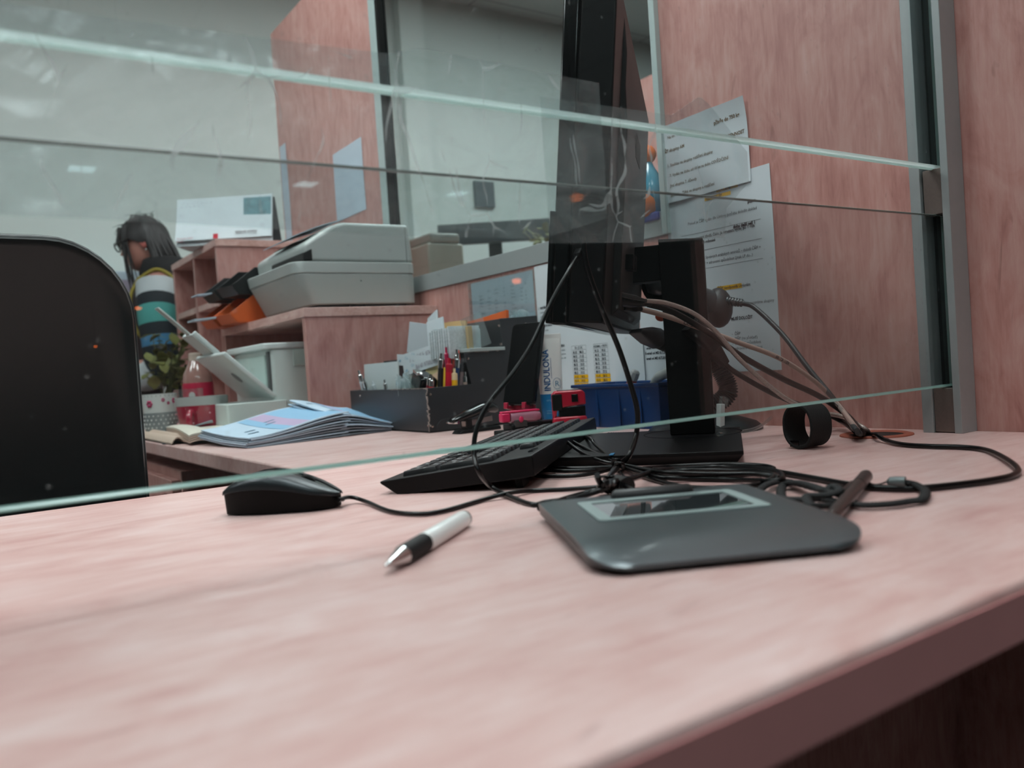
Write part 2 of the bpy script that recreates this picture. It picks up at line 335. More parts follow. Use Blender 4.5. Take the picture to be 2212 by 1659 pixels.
# aluminium trims on that partition
struct(MB().box((W + .008, .9905, (.313 + 1.30) / 2), (.036, .013, 1.30 - .313)), 'trim_2', alu_light, bev=.001)
m = MB(); m.box((W + .011, 1.487, .3155), (.03, .99, .005)); m.box((W - .003, 1.487, .333), (.004, .99, .04)); m.box((W + .025, 1.487, .333), (.004, .99, .04))
struct(m, 'trim_3', alu, bev=.0008)
m = MB(); m.box((W + .004, 2.004, .81), (.03, .036, .98)); m.mi = 1; m.box((W + .004, 1.981, .81), (.026, .012, .98))
struct(m, 'trim_4', [alu_light, blk_matte], bev=.0008)
# channel that carries the counter glass
m = MB(); m.box((W - .004, .533, .65), (.008, .046, 1.3)); m.box((W - .018, .5495, .65), (.034, .013, 1.3)); m.box((W - .018, .5135, .65), (.034, .009, 1.3))
m.mi = 1; m.box((W - .0095, .531, .65), (.003, .023, 1.29))
m.mi = 2; m.box((W - .019, .5305, .027), (.026, .024, .052)); m.box((W - .019, .5305, .2845), (.024, .022, .053))
struct(m, 'trim_5', [alu, mat('dark_rubber', (8, 10, 10), .7), mat('bare_metal_spacer', (128, 116, 110), .42, .6, var=.12, vscale=300)], bev=.0006)

def pane(name, x0, x1, y, z0, z1, th=.005, along='x', edges=()):
    m = MB()
    if along == 'x': m.box(((x0 + x1) / 2, y, (z0 + z1) / 2), (x1 - x0, th, z1 - z0))
    else: m.box((y, (x0 + x1) / 2, (z0 + z1) / 2), (th, x1 - x0, z1 - z0))
    m.bm.faces.ensure_lookup_table(); m.bm.normal_update()
    k = 1 if along == 'x' else 0
    for f in m.bm.faces: f.material_index = 0 if abs(f.normal[k]) > .5 else 1
    m.mi = 1
    if along == 'x':
        for zz, hh, m.mi in edges:
            if m.mi == 3: m.loft([[V((x, y + (th / 2 + .0006) * cos(a), zz + hh * sin(a))) for a in [pi + pi * i / 12 for i in range(13)]] for x in (x0, x1)], False, False)
            else: m.loft([[V((x, y + (th / 2 + .0004) * cos(a), zz + hh / 2 * sin(a))) for a in [2 * pi * i / 12 for i in range(12)]] for x in (x0, x1)])
    return struct(m, name, [win_glass, glass_edge, edge_dark, edge_lit], smooth=0)
pane('window_1', -1.9, W - .012, .5305, .0545, .2575, edges=((.0558, .0032, 1), (.2570, .0018, 2)))
pane('window_2', -1.9, W - .012, .5305, .3115, 1.25, th=.006, edges=((.3155, .0055, 3),))
pane('window_3', .997, 1.975, W + .011, .319, 1.25, along='y')

# ------------------------------------------------------------------ counter
L_pts = [(-2, .187), (W - .001, .187), (W - .001, 2.985), (.372, 2.985), (.372, 1.094)]
L_pts += [(.372 - .125 + .125 * cos(rad(-a)), 1.094 + .125 * sin(rad(-a))) for a in range(9, 91, 9)]
L_pts += [(-2, .969)]
ct = thing('service_counter', 'L shaped pale pink laminate counter running under the glass screen', 'counter', (0, .5, FLOOR))
def loc_to(t): return M4.Translation(-V(t.location))
m = MB().prism(L_pts, -.028, 0, loc_to(ct)); m.build('worktop', lam_top, ct, bev=.0035, seg=3)
MB().box((-.497, .1862, -.0150), (3.0, .0012, .0215), loc_to(ct)).build('edge_strip', mat('edge_band_pink', (204, 142, 140), .5, var=.1, vscale=14), ct)
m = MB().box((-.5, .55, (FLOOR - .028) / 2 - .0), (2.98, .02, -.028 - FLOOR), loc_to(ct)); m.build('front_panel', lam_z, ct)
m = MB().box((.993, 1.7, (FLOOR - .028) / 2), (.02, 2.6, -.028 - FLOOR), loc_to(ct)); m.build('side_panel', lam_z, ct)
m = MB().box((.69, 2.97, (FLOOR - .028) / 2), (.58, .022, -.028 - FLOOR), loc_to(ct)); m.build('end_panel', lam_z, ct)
pd = thing('drawer_pedestal', 'pink laminate drawer pedestal under the return of the counter beside the chair', 'cabinet', (.6, 2.05, FLOOR))
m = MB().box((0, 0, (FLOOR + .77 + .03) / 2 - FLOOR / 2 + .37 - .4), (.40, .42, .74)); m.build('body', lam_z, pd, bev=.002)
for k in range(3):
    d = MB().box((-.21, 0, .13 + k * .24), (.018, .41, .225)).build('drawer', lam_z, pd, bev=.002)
    MB().cyl((-.219, -.15, .2 + k * .24), (-.225, -.15, .2 + k * .24), .011).build('lock', chrome, d)
gm = mat('terracotta_plastic', (158, 84, 66), .45)
g0 = gz(1893, 940)
m = MB().lathe([(.033, .0002), (.042, .0002), (.0415, .0016), (.037, .0028), (.0335, .0024), (.0305, .0008)], T(*g0), 40, cap=False)
m.mi = 1; m.lathe([(.0325, .0003), (.0001, .0004)], T(*g0), 40, cap=False)  # dark disc on the worktop paints the shade of a hole
one(m, 'cable_grommet', [gm, mat('grommet_shade', (38, 26, 24), .8)], 'terracotta ring grommet in the counter where the cables dive in', 'grommet', loc=g0)

# ------------------------------------------------------------------ papers pinned on the right partition
def wall_m(y, z, x=W, tilt=0): return basis((x, y, z), (0, -1, 0), (0, 0, 1), (-1, 0, 0)) @ RZ(tilt)
def poster(name, label, y, z, wd, ht, lines, lift=.0006, tilt=0, m=paper, wave=.0006, curl=0., inkm=ink, group=None, extra=None, cat='paper'):
    """sheet hung on the partition; (y,z) is its lower left corner as read; lines = (text,size,x,y_from_top,bold)."""
    o = thing(name, label, cat, (W, y, z), group=group); B = M4.Translation((-W, -y, -z)) @ wall_m(y, z, W, tilt)
    ph = rnd.random() * 6
    off = lambda x, yy: lift + wave * (1 + sin(x * 55 + yy * 21 + ph)) + curl * max(0, yy / ht - .6) ** 2 * (1 if x > wd * .5 else .6)
    MB().sheet(10, 12, lambda u, v: B @ V((u * wd, v * ht, off(u * wd, v * ht))), .0003, V((-1, 0, 0))).build('sheet', m, o); o_sheet = [q for q in o.children if q.name.startswith('sheet')][0]
    fn = lambda p: B @ V((p.x, p.y, off(p.x, p.y) + .0004))
    if lines:
        t = MB()
        for s, size, x, yt, bold in lines:
            t.text(s, size, fn, x, ht - yt, bold=bold, sx=.92)
            if len(lines) < 30: t.build('printed_text', inkm, o_sheet, smooth=0); t = MB()
        if len(lines) >= 30: t.build('printed_text', inkm, o_sheet, smooth=0)
        else: t.bm.free()
    if extra: extra(o_sheet, fn, ht)
    return o
def bars(mb, fn, rects):
    for x0, x1, y0, y1 in rects:
        n = max(1, int((x1 - x0) / .012)); 
        for i in range(n):
            a, b = x0 + (x1 - x0) * i / n, x0 + (x1 - x0) * (i + 1) / n
            mb._f([mb.bm.verts.new(fn(V(q))) for q in ((a, y0, 0), (b, y0, 0), (b, y1, 0), (a, y1, 0))])
    return mb
yellow = mat('highlighter_yellow', (232, 178, 22), .8, spec=.1)
GP = 'papers hung on the right partition'
def ex_big(o, fn, ht):
    f2 = lambda p: fn(p) + V((.00015, 0, 0))
    bars(MB(), f2, [(.097, .146, ht - .1725, ht - .1655)]).build('highlight', yellow, o, smooth=0)
    for q in ((.083, .136, ht - .030, ht - .0245), (.108, .15, ht - .0215, ht - .0165)): bars(MB(), f2, [q]).build('highlight', yellow, o, smooth=0)
    for q in ((.03, .188, ht - .0768, ht - .0763), (.03, .188, ht - .1053, ht - .1048), (.03, .188, ht - .1345, ht - .134)): bars(MB(), fn, [q]).build('rule_line', ink, o, smooth=0)
poster('notice_sheet', 'tall white A4 notice with a yellow highlighted line behind the monitor column', .9915, .0815, .2095, .299, [
    ('VRÁCENÍ', .0075, .108, .021, .0002), ('PŘEVZETÍ ŘP', .0065, .085, .0295, .0001), ('Pokud je ČŘP vydán dle Úmluvy potřeba doložit doklad', .0066, .045, .061, 0), ('pozor', .0066, .166, .049, .0002),
    ('Žádné omezení zboží, číslo. Je omezení výdej po 1 rok', .0068, .038, .086, .0001), ('2. na pracoviště městské', .0066, .038, .0945, .0001), ('dobu delší než 1', .0068, .137, .0815, .0003),
    ('Arabské a Spojených arabských emirátů – doloží ČŘP +', .0064, .052, .119, 0), ('nebo MŘP + zdravotní způsobilost (jinak LP do...)', .0064, .052, .128, 0),
    ('ČŘP neodpovídá Úmluvám', .0064, .098, .171, .0001), ('je nečitelný a nepoznáme skupiny', .0066, .121, .199, 0), ('MUSÍ DOLOŽIT', .0066, .121, .220, .0002),
    ('-  ČŘP', .0064, .121, .243, 0), ('-  MŘP (ne překlad!)', .0064, .121, .2505, 0), ('-  odborná způsobilost', .0064, .121, .258, 0), ('-  zdravotní způsobilost', .0064, .121, .2655, 0)], extra=ex_big, group=GP)
poster('notice_sheet', 'crumpled upper notice with faded brown lines, top right corner lifting off the partition', .989, .362, .173, .125, [
    ('Na str. 1. kategorie', .0068, .012, .022, .0001), ('ŘP skupiny AM', .0075, .004, .043, .0002), ('přívěs do 750 kg', .0078, .112, .026, .0003), ('1. Souhlas na skupiny rozšíření skupiny', .0068, .008, .067, .0001),
    ('7. Vydán na dobu od 10 let na dobu OSVĚDČENÍ', .0066, .012, .0835, .0001), ('VINOCENNOST', .0075, .118, .052, .0003), ('Jiná skupina 7. důvody', .0068, .012, .100, .0001), ('žádosti    Týká se skupiny a rozšíření', .0068, .012, .116, .0001)],
    lift=.0022, m=paper, wave=.0012, curl=.035, inkm=ink_brown, group=GP)
def ex_tab(o, fn, ht):
    f2 = lambda p: fn(p) + V((.00015, 0, 0))
    r = []; t = MB()
    for x0, head, a, b in ((.020, 'B L E S K', ['01.12', '04.12', '05.12', '06.12', '07.12', '08.12', '11.12', '12.12', '13.12', '14.12'], ['08.12', '11.12', '12.12', '13.12', '14.12', '15.12', '18.12', '19.12', '20.12', '21.12']),
                           (.083, 'NORMAL + FOTO', ['01.12', '04.12', '05.12', '06.12', '07.12', '08.12', '11.12', '12.12', '13.12', '15.12'], ['19.12', '20.12', '20.12', '21.12', '27.12', '27.12', '28.12', '28.12', '02.01.24', '04.01.24'])):
        wd = .042; top = ht - .021
        t.text(head, .0058 if len(head) > 9 else .0068, fn, x0 + wd / 2, top - .0062, 'CENTER', .0001, .85)
        for k in range(11):
            yb = top - .008 - k * .0078
            r.append((x0, x0 + wd, yb, yb + .00035))
            if k < 10:
                t.text(a[k], .0062, fn, x0 + .0035, yb - .0064, bold=.00025, sx=.85); t.text(b[k], .0062, fn, x0 + wd / 2 + .0022, yb - .0064, bold=.00025, sx=.8)
        for xx in (x0, x0 + wd / 2, x0 + wd): r.append((xx, xx + .0003, top - .086, top - (.008 if xx == x0 + wd / 2 else 0)))
        r.append((x0, x0 + wd, top, top + .00035))
        bars(MB(), f2, [(x0 + .001, x0 + wd + .002, top - .008 - (k + 1) * .0078 + .0008, top - .008 - k * .0078 - .0006) for k in (6, 7, 8, 9)]).build('highlight', yellow, o, smooth=0)
    t.build('printed_text', ink, o, smooth=0); bars(MB(), fn, r).build('table_lines', ink, o, smooth=0)
poster('date_table_sheet', 'white sheet with two date tables, lower rows highlighted yellow, above the blue bin', 1.281, -.0 + .008, .216, .156, [], lift=.0045, extra=ex_tab, group=GP)
poster('rules_sheet', 'text notice partly hidden by the hand cream tube and the monitor', 1.369, .0155, .215, .2945, [
    ('UPOZORNĚNÍ', .0065, .06, .047, .0002), ('1.  REJSTŘÍK TRESTŮ', .006, .004, .087, .0002), ('Ověřování v rejstříku podle', .0056, .010, .096, 0), ('oprávnění, to zn.', .0056, .010, .104, 0), ('2.  VYDÁNÍ NÁHR.', .006, .004, .123, .0002), ('•  O vydání', .0056, .012, .132, 0), ('•  Ztráta', .0056, .012, .141, 0), ('•  Odcizení', .0056, .012, .150, 0),
    ('VYDÁNÍ ŘP ZA ZTRÁTU NEBO ODCIZENÍ', .0062, .006, .166, .0002), ('Pokud bude v mezím z vaše provinění skutečně žadatel', .0056, .006, .1745, 0), ('žádost předložit přímo doklad totožnosti, tím je buď občanský průkaz', .0054, .006, .182, 0), ('nebo cestovní pas, zapíše a uvést dle žádosti', .0056, .04, .1895, 0), ('ŘP nepoužije', .0056, .04, .198, 0), ('mužského nebo oprávnění', .0056, .04, .262, 0), ('se 6 měsíci', .0056, .04, .27, 0), ('KATEGORIE', .006, .04, .285, .0002)], lift=.0026, group=GP)
poster('rules_sheet', 'small notice corner between the column and the blue bin, edge of its lines visible', 1.071, .012, .078, .19, [('uá – AND', .0058, .010, .065, .0001), ('email od MD 8.7.2019', .0062, .012, .076, .0002), ('ě-email od MD 8.7.2019', .0062, .008, .085, .0002), ('email od MD 8.7.2019', .0062, .010, .094, .0002), ('platnosti – ANO', .0062, .014, .138, .0001), ('platnosti', .006, .014, .147, .0001)], lift=.0018, group=GP)
rows = []
names = ['Adamov', 'Blansko', 'Bučovice', 'Dačice', 'Frýdlant', 'Havířov', 'Hodonín', 'Jičín', 'Kolín', 'Kuřim', 'Louny', 'Mikulov', 'Náchod', 'Opava', 'Pacov', 'Prostějov']
for k in range(14):
    for c, (x, s) in enumerate(((.012, names[k]), (.047, 'Bm' + str(k)), (.072, names[(k + 5) % 16]), (.108, 'nov'), (.137, names[(k + 9) % 16]), (.172, 'bed'), (.188, '%02d' % k))):
        if (k * 7 + c * 3) % 5: rows.append((s, .0056, x + .022, .026 + k * .0078, 0))
def ex_sleeve(o, fn, ht):
    f2 = lambda p: fn(p) + V((-.0012, 0, 0))
    m = MB(); m.sheet(4, 6, lambda u, v: f2(V((-.012 + u * .262, -.002 + v * (ht + .004), 0))), .0002, V((-1, 0, 0))); m.build('plastic_sleeve', clear, o.parent)
    h = MB()
    for yy in (.035, .055, .075, .025 - .01): h.cyl(f2(V((-.006, ht - yy, 0))), f2(V((-.006, ht - yy, 0))) + V((-.0004, 0, 0)), .0026)
    h.build('punch_holes', mat('hole_shadow', (150, 104, 96), .7), o.parent)
poster('list_sheet', 'white name list in a clear punched plastic sleeve left of the monitor', 1.618, .125, .24, .18, rows, lift=.0008, m=paper_b, inkm=mat('grey_ink', (118, 126, 134), .8, spec=.1), extra=ex_sleeve, group=GP)
poster('pinned_sheet', 'blank white sheet with a slanting top edge on the far tall panel', 2.345, .575, .205, .20, [], m=paper_b, tilt=0, group='sheets on the far tall panel')
poster('pinned_sheet', 'narrow white sheet at the far end of the tall panel, by the calendar', 2.79, .53, .06, .38, [], m=paper_b, group='sheets on the far tall panel')
# ================================================================== foreground desk things
# ---- mouse
ms = thing('computer_mouse', 'black wired computer mouse under the lower edge of the glass', 'mouse', (.2455, .7315, 0), -40)
def m_w(t): return .0285 * (1 - abs(2 * t - .9) ** 3.2 * .55) * (.80 if t < .02 or t > .985 else 1) * (1 - .12 * max(0, 1 - abs(t - .62) / .2))
def m_h(t): return .036 * (sin(pi * (.17 + .70 * t ** .82))) ** .9 * (1 - .34 * max(0, t - .45)) + .001
def m_ring(t, z0, z1, k, a0=0, a1=pi, n=14, dy=1.0):
    x = -.051 + .102 * t; out = []
    for i in range(n + 1):
        a = a0 + (a1 - a0) * i / n; y = cos(a); q = sin(a)
        out.append(V((x, m_w(t) * dy * (abs(y) ** .75) * (1 if y >= 0 else -1), z0 + (z1 - z0) * (abs(q) ** k))))
    return out
ts = [0, .02, .06, .12, .2, .3, .4, .5, .6, .7, .8, .88, .94, .98, 1]
def split(t): return .4 * m_h(t) + .006 + .004 * (1 - t)
low = MB()
low.loft([[V((p.x * .97, p.y * k, z)) for p, z, k in [(q, .0012, .84) for q in m_ring(t, 0, 0, 1, 0, pi)] + [(q, min(split(t), m_h(t) * .9), 1.0) for q in m_ring(t, 0, 0, 1, pi, 0)]] for t in ts])
low.build('body', blk_matte, ms, smooth=50)
shell_m = mat('pearl_black_plastic', (44, 49, 52), .3, metal=.55, spec=.6, bump=.12, bscale=3000)
for nm, a0, a1 in (('left_button_shell', .5 * pi + .16, pi), ('right_button_shell', 0, .5 * pi - .16)):
    b = MB(); b.loft([m_ring(t, min(split(t), m_h(t) * .9) - .0006, m_h(t), .62, a0, a1, 10, 1.006) + [p - V((0, 0, .0015)) for p in m_ring(t, min(split(t), m_h(t) * .9) + .0004, m_h(t), .62, a1, a0, 10, .97)] for t in ts])
    b.build(nm, shell_m, ms, smooth=50)
b = MB(); b.loft([m_ring(t, min(split(t), m_h(t) * .9), m_h(t) - .0008, .62, .5 * pi - .15, .5 * pi + .15, 6, 1.0) + [p - V((0, 0, .002)) for p in m_ring(t, min(split(t), m_h(t) * .9), m_h(t) - .0008, .62, .5 * pi + .15, .5 * pi - .15, 6, 1.)] for t in ts])
cstrip = b.build('centre_strip', blk_gloss, ms, smooth=50)
wx = -.051 + .102 * .70; b = MB(); b.lathe([(.008, -.003), (.0092, -.002), (.0092, .002), (.008, .003)], T(wx, 0, m_h(.70) - .0078) @ RX(90), 24); b.build('scroll_wheel', blk_matte, cstrip)
MB().lathe([(.0052, 0), (.0052, .0003), (.0004, .0003)], T(-.034, 0, m_h(.17) - .0004) @ RY(-16), 20).build('emblem', mat('emblem_grey', (98, 112, 114), .3, .6), ms)
def cable_child(parent, pts, r, m=blk_cable, name='cable', n=8):
    inv = (M4.Translation(parent.location) @ M4.Rotation(parent.rotation_euler.z, 4, 'Z')).inverted()
    return MB().tube([inv @ V(p) for p in pts], r, n).build(name, m, parent, smooth=60)
h = .0022
cable_child(ms, [V((.2795, .7030, .0065)), V((.2865, .6985, .0065)), gz(731, 1080, .008), gz(757, 1074, .006), gz(790, 1083, .003), gz(842, 1104, h), gz(905, 1110, h), gz(960, 1103, h), gz(1045, 1079, h), gz(1095, 1066, .0045), gz(1150, 1060, h), gz(1220, 1057, h), gz(1290, 1052, .004), gz(1306, 1046, .007)], .0019)

# ---- ballpoint pen
p0, p1 = gz(834, 1224, .0052), gz(1003, 1118, .0066); ln = (p1 - p0).length; dn = (p1 - p0).normalized()
pn = thing('ballpoint_pen', 'white ballpoint pen with black ribbed grip and chrome tip lying on the counter front', 'pen', (p0.x, p0.y, 0), math.degrees(atan2(dn.y, dn.x)))
PM = basis((0, 0, .0058), (0, 1, 0), (0, 0, 1), (1, 0, 0))
s = ln / .141
MB().lathe([(.0004, -.001), (.0011, 0), (.0013, .003), (.0018, .0035), (.0022, .006), (.0052, .019), (.0060, .0235)], PM, 24).build('tip', chrome, pn)
rib = [(.0060, .0236)]
for k in range(22): rib += [(.0060, .0238 + k * .00155), (.00632, .0243 + k * .00155), (.00632, .0249 + k * .00155)]
MB().lathe(rib + [(.0063, .058)], PM, 24).build('grip', mat('black_rubber', (20, 20, 21), .62), pn)
MB().lathe([(.0062, .0581), (.0065, .059), (.0065, ln - .006), (.0062, ln - .003)], PM, 28).build('barrel', mat('pearl_white_barrel', (238, 240, 238), .28, coat=.3), pn)
MB().lathe([(.0061, ln - .003), (.0061, ln - .0005), (.0055, ln + .001), (.003, ln + .0012)], PM, 24).build('end_cap', mat('dark_cap', (40, 40, 42), .4), pn)

# ---- signature pad
sp = thing('signature_pad', 'dark grey signature pad with a small screen in a pale frame lying on the counter', 'signature pad', (.279, .348, 0), -27)
pad_m = mat('graphite_metallic', (88, 95, 98), .38, metal=.65, spec=.55, coat=.10, bump=.02, bscale=2500)
pad_s = mat('graphite_side', (46, 46, 47), .4)
PW, P0, P1 = .160, -.011, .170
def pad_edge(n=8):   # outline: rounded front corners, square back corners
    o = [(0, P1), (0, P0 + .022)]
    o += [(.020 - .020 * cos(rad(a)), P0 + .022 - .022 * sin(rad(a))) for a in range(12, 91, 13)]
    o += [(PW - .026 + .026 * sin(rad(a)), P0 + .026 - .026 * cos(rad(a))) for a in range(0, 91, 10)]
    return o + [(PW, P1)]
out = pad_edge()
def pz(y): return .0132 - .0078 * max(0, (.048 - y) / .059) ** 3        # top rolls down to the front
def shrink(pts, d): return [((x - PW / 2) * (1 - d / (PW / 2)) + PW / 2, (y - .08) * (1 - d / .09) + .08) for x, y in pts]
m = MB(); rings = [[V((x, y, .0012)) for x, y in shrink(out, .006)], [V((x, y, .0040)) for x, y in shrink(out, .0008)], [V((x, y, pz(y) - .0022)) for x, y in out]]
m.loft(rings); m.build('base', pad_s, sp, smooth=50)
m = MB()
ny = 26; cols = 24
def span(y):
    xs = [];
    for (x0, y0), (x1, y1) in zip(out, out[1:] + out[:1]):
        if (y0 - y) * (y1 - y) <= 0 and abs(y1 - y0) > 1e-9: xs.append(x0 + (x1 - x0) * (y - y0) / (y1 - y0))
    return (min(xs), max(xs)) if xs else (PW / 2, PW / 2)
ys = [P0 + .0003 + (P1 - P0 - .0006) * (i / ny) ** 1.35 for i in range(ny + 1)]
top = []
for k in (0, 1):
    g = []
    for y in ys:
        a, b = span(y); g.append([m.bm.verts.new((a + (b - a) * i / cols, y, pz(y) - (.0026 if k else 0) - (.0008 if i in (0, cols) and not k else 0))) for i in range(cols + 1)])
    top.append(g)
for j in range(ny):
    for i in range(cols): m._f((top[0][j][i], top[0][j][i + 1], top[0][j + 1][i + 1], top[0][j + 1][i])); m._f((top[1][j][i], top[1][j + 1][i], top[1][j + 1][i + 1], top[1][j][i + 1]))
    for i in (0, cols): m._f((top[0][j][i], top[0][j + 1][i], top[1][j + 1][i], top[1][j][i]))
for j in (0, ny):
    for i in range(cols): m._f((top[0][j][i], top[0][j][i + 1], top[1][j][i + 1], top[1][j][i]))
m.build('top_cover', pad_m, sp, smooth=50)
def frame_ring(mb, o4, i4, z, th):
    O = [[mb.bm.verts.new((x, y, z + dz)) for x, y in o4] for dz in (0, th)]; I = [[mb.bm.verts.new((x, y, z + dz)) for x, y in i4] for dz in (0, th)]
    n = len(o4)
    for i in range(n):
        j = (i + 1) % n
        mb._f((O[1][i], O[1][j], I[1][j], I[1][i])); mb._f((O[0][i], O[0][j], O[1][j], O[1][i])); mb._f((I[0][i], I[1][i], I[1][j], I[0][j])); mb._f((O[0][j], O[0][i], I[0][i], I[0][j]))
    return mb
def rr(x0, x1, y0, y1, r): return [(x + (x0 + x1) / 2, y + (y0 + y1) / 2) for x, y in rrect(x1 - x0, y1 - y0, r, 4)]
frame_ring(MB(), rr(.024, .138, .0745, .1485, .004), rr(.0325, .1295, .082, .139, .001), .0131, .0009).build('screen_frame', mat('pale_teal_frame', (150, 166, 164), .35), sp, smooth=0)
MB().box((.081, .1105, .0131), (.096, .056, .0009)).build('screen', mat('lcd_glass', (60, 66, 68), .04, spec=.9, coat=1.), sp)
MB().text('wacom', .0075, lambda p: V((p.x, p.y, .01405)), .092, .1415, bold=.0002).build('logo', mat('logo_grey', (46, 58, 58), .5), sp, smooth=0)
m = MB(); m.loft([[V((.052 + .062 * t, .158 + .0045 * cos(a) * k, .013 + .0062 * sin(a) * k)) for a in [pi * i / 8 for i in range(9)]] for t, k in ((0, .3), (.02, .75), (.06, 1), (.94, 1), (.98, .75), (1, .3))]); m.build('pen_tray', pad_s, sp, smooth=60)

# ---- stylus with lanyard
s0, s1 = gz(1796, 1118, .006), gz(1872, 1027, .0085); sd = (s1 - s0).normalized()
st = thing('stylus', 'slim dark stylus propped on a braided lanyard beside the signature pad', 'stylus', (s0.x, s0.y, 0), math.degrees(atan2(sd.y, sd.x)))
inv_st = (M4.Translation(st.location) @ M4.Rotation(st.rotation_euler.z, 4, 'Z')).inverted()
q0, q1 = inv_st @ s0, inv_st @ s1; SM = frame_to(q0, q1); sl = (q1 - q0).length
sty_m = mat('taupe_metallic', (74, 66, 64), .3, .5)
MB().lathe([(.0012, -.004), (.002, -.003), (.0042, .008), (.0047, .02), (.0049, sl * .72)], SM, 24).build('barrel', sty_m, st)
MB().lathe([(.0051, sl * .722), (.0051, sl - .004), (.0046, sl - .001), (.003, sl)], SM, 24).build('cap', mat('taupe_cap', (62, 57, 57), .35, .4), st)
MB().box((.006, 0, sl * .62), (.0016, .004, .05), SM).build('clip', sty_m, st)
f0, f1 = gz(1916, 1041, .0075), gz(1956, 1042, .0075)
MB().tube([inv_st @ V(p) for p in (gz(1872, 1040, .008), gz(1885, 1046, .005), gz(1900, 1046, .005), f0)], .0007, 6).build('tether_wire', blk_cable, st)
MB().lathe([(.0015, 0), (.0038, .002), (.0044, .006), (.0044, (f1 - f0).length)], frame_to(inv_st @ f0, inv_st @ f1), 16).build('ferrule', mat('grey_ferrule', (96, 104, 104), .4, .3), st)
def braid(pts, r, twist=110):
    P = spline([inv_st @ V(p) for p in pts], 26); mb = MB(); ring = []
    up = V((0, 0, 1))
    for i, p in enumerate(P):
        t = (P[min(i + 1, len(P) - 1)] - P[max(i - 1, 0)]).normalized(); x = up.cross(t); x = x.normalized() if x.length > .01 else V((1, 0, 0)); y = t.cross(x)
        q = []
        for k in range(12):
            a = 2 * pi * k / 12; e = 1 + .34 * abs(sin(3 * a / 2 + i * .9)); q.append(p + x * (r * 1.35 * e * cos(a)) + y * (r * .8 * e * sin(a)))
        ring.append(q)
    return mb.loft(ring)
z2 = .0034
braid([f1, gz(1975, 1046, .006), gz(1998, 1060, z2), gz(1992, 1078, z2), gz(1965, 1083, z2), gz(1920, 1089, z2), gz(1860, 1091, z2), gz(1815, 1084, z2), gz(1770, 1078, z2), gz(1725, 1079, .006), gz(1690, 1075, z2), gz(1692, 1048, z2), gz(1730, 1044, .008), gz(1790, 1062, .009), gz(1822, 1074, .006), gz(1840, 1084, z2), gz(1800, 1092, z2), gz(1752, 1090, .007), gz(1745, 1072, .009), gz(1785, 1070, .010), gz(1812, 1060, .012), gz(1800, 1050, .012), gz(1775, 1058, .009), gz(1700, 1040, z2), gz(1660, 1046, .006), gz(1635, 1062, z2), gz(1620, 1058, z2)], .0021).build('lanyard', mat('black_braid', (15, 16, 17), .75, bump=.6, bscale=900), st, smooth=60)

# ---- keyboard
kb = thing('keyboard', 'black keyboard standing on its tilt feet, number pad end towards the viewer', 'keyboard', (.337 + .150 * cos(rad(-47.2)), .732 + .150 * sin(rad(-47.2)), 0), 42.8)
KL, KD = .458, .150
tl = math.atan2(.019, KD)
KM = basis((0, 0, .0315), (1, 0, 0), (0, cos(tl), -sin(tl)), (0, sin(tl), cos(tl)))         # local: x along rows, y from rear (0) to front (KD)
m = MB()
side = [(0, -.019), (.012, -.0195), (KD - .016, -.0158), (KD, -.002), (KD, 0), (0, 0), (-.001, -.003)]
m.prism([(y, z) for y, z in side], 0, KL, KM @ basis((0, 0, 0), (0, 1, 0), (0, 0, 1), (1, 0, 0)))
m.build('body', blk, kb, bev=.001)
key_m = mat('black_keycap', (21, 21, 23), .34, bump=.05, bscale=1500); leg_m = mat('key_legend', (188, 190, 190), .6)
def kmesh(wd, dp):
    a, b = wd - .003, dp - .003; mb = MB()
    mb.loft([[V((x, y, z)) for x, y in rrect(a - t, b - t, .0012, 2)] for z, t in ((0, 0), (.0035, .0012), (.0044, .0022))]); mb.mi = 1
    for k in range(2): mb.box((-a * .22 + k * a * .28, -b * .12 + k * b * .25, .00445), (.0030, .0024, .00008))
    return mb
cache = {}; nkeys = 0
def key(xc, yc, wu=1.0, du=1.0):
    global nkeys
    if nkeys >= 98: return
    k = (wu, du)
    if k not in cache: o = kmesh(.0188 * wu, .0188 * du).build('key', [key_m, leg_m], kb, smooth=30); cache[k] = o
    else: o = cache[k].copy(); COL.objects.link(o)
    o.matrix_local = KM @ T(xc, yc, .0001); nkeys += 1
U = .0188; y_of = lambda r: .0235 + r * U + (.005 if r > 0 else 0)      # row 0 = function row (rear) ... row 5 = space row (front)
nx = .010
for r in range(1, 6):                                                   # number pad, nearest end: columns from the outer edge
    if r == 0: continue
    if r == 2: key(nx + U / 2, (y_of(2) + y_of(3)) / 2, 1, 2)
    elif r == 4: key(nx + U / 2, (y_of(4) + y_of(5)) / 2, 1, 2)
    elif r == 1: key(nx + U / 2, y_of(1))
    for c in (1, 2, 3):
        if r == 5 and c == 3: continue
        if r == 5 and c == 2: key(nx + U * 3, y_of(5), 2); continue
        key(nx + U * (c + .5), y_of(r))
bx = nx + 4 * U + .005
for c in range(3):
    for r in (0, 1, 2): key(bx + U * (c + .5), y_of(r))
    key(bx + U * (c + .5), y_of(5))
key(bx + U * 1.5, y_of(4))
mx_ = bx + 3 * U + .005
rows_ = {1: [2] + [1] * 13, 2: [1.5] + [1] * 12 + [1.5], 3: [2.25] + [1] * 11 + [1.75], 4: [2.75] + [1] * 10 + [2.25], 5: [1.25, 1.25, 1.25, 1.25, 6.25, 1.25, 1.25, 1.25]}
for r, ws in rows_.items():
    x = mx_
    for q in ws: key(x + U * q / 2, y_of(r), q); x += U * q
x = mx_
rest = MB()
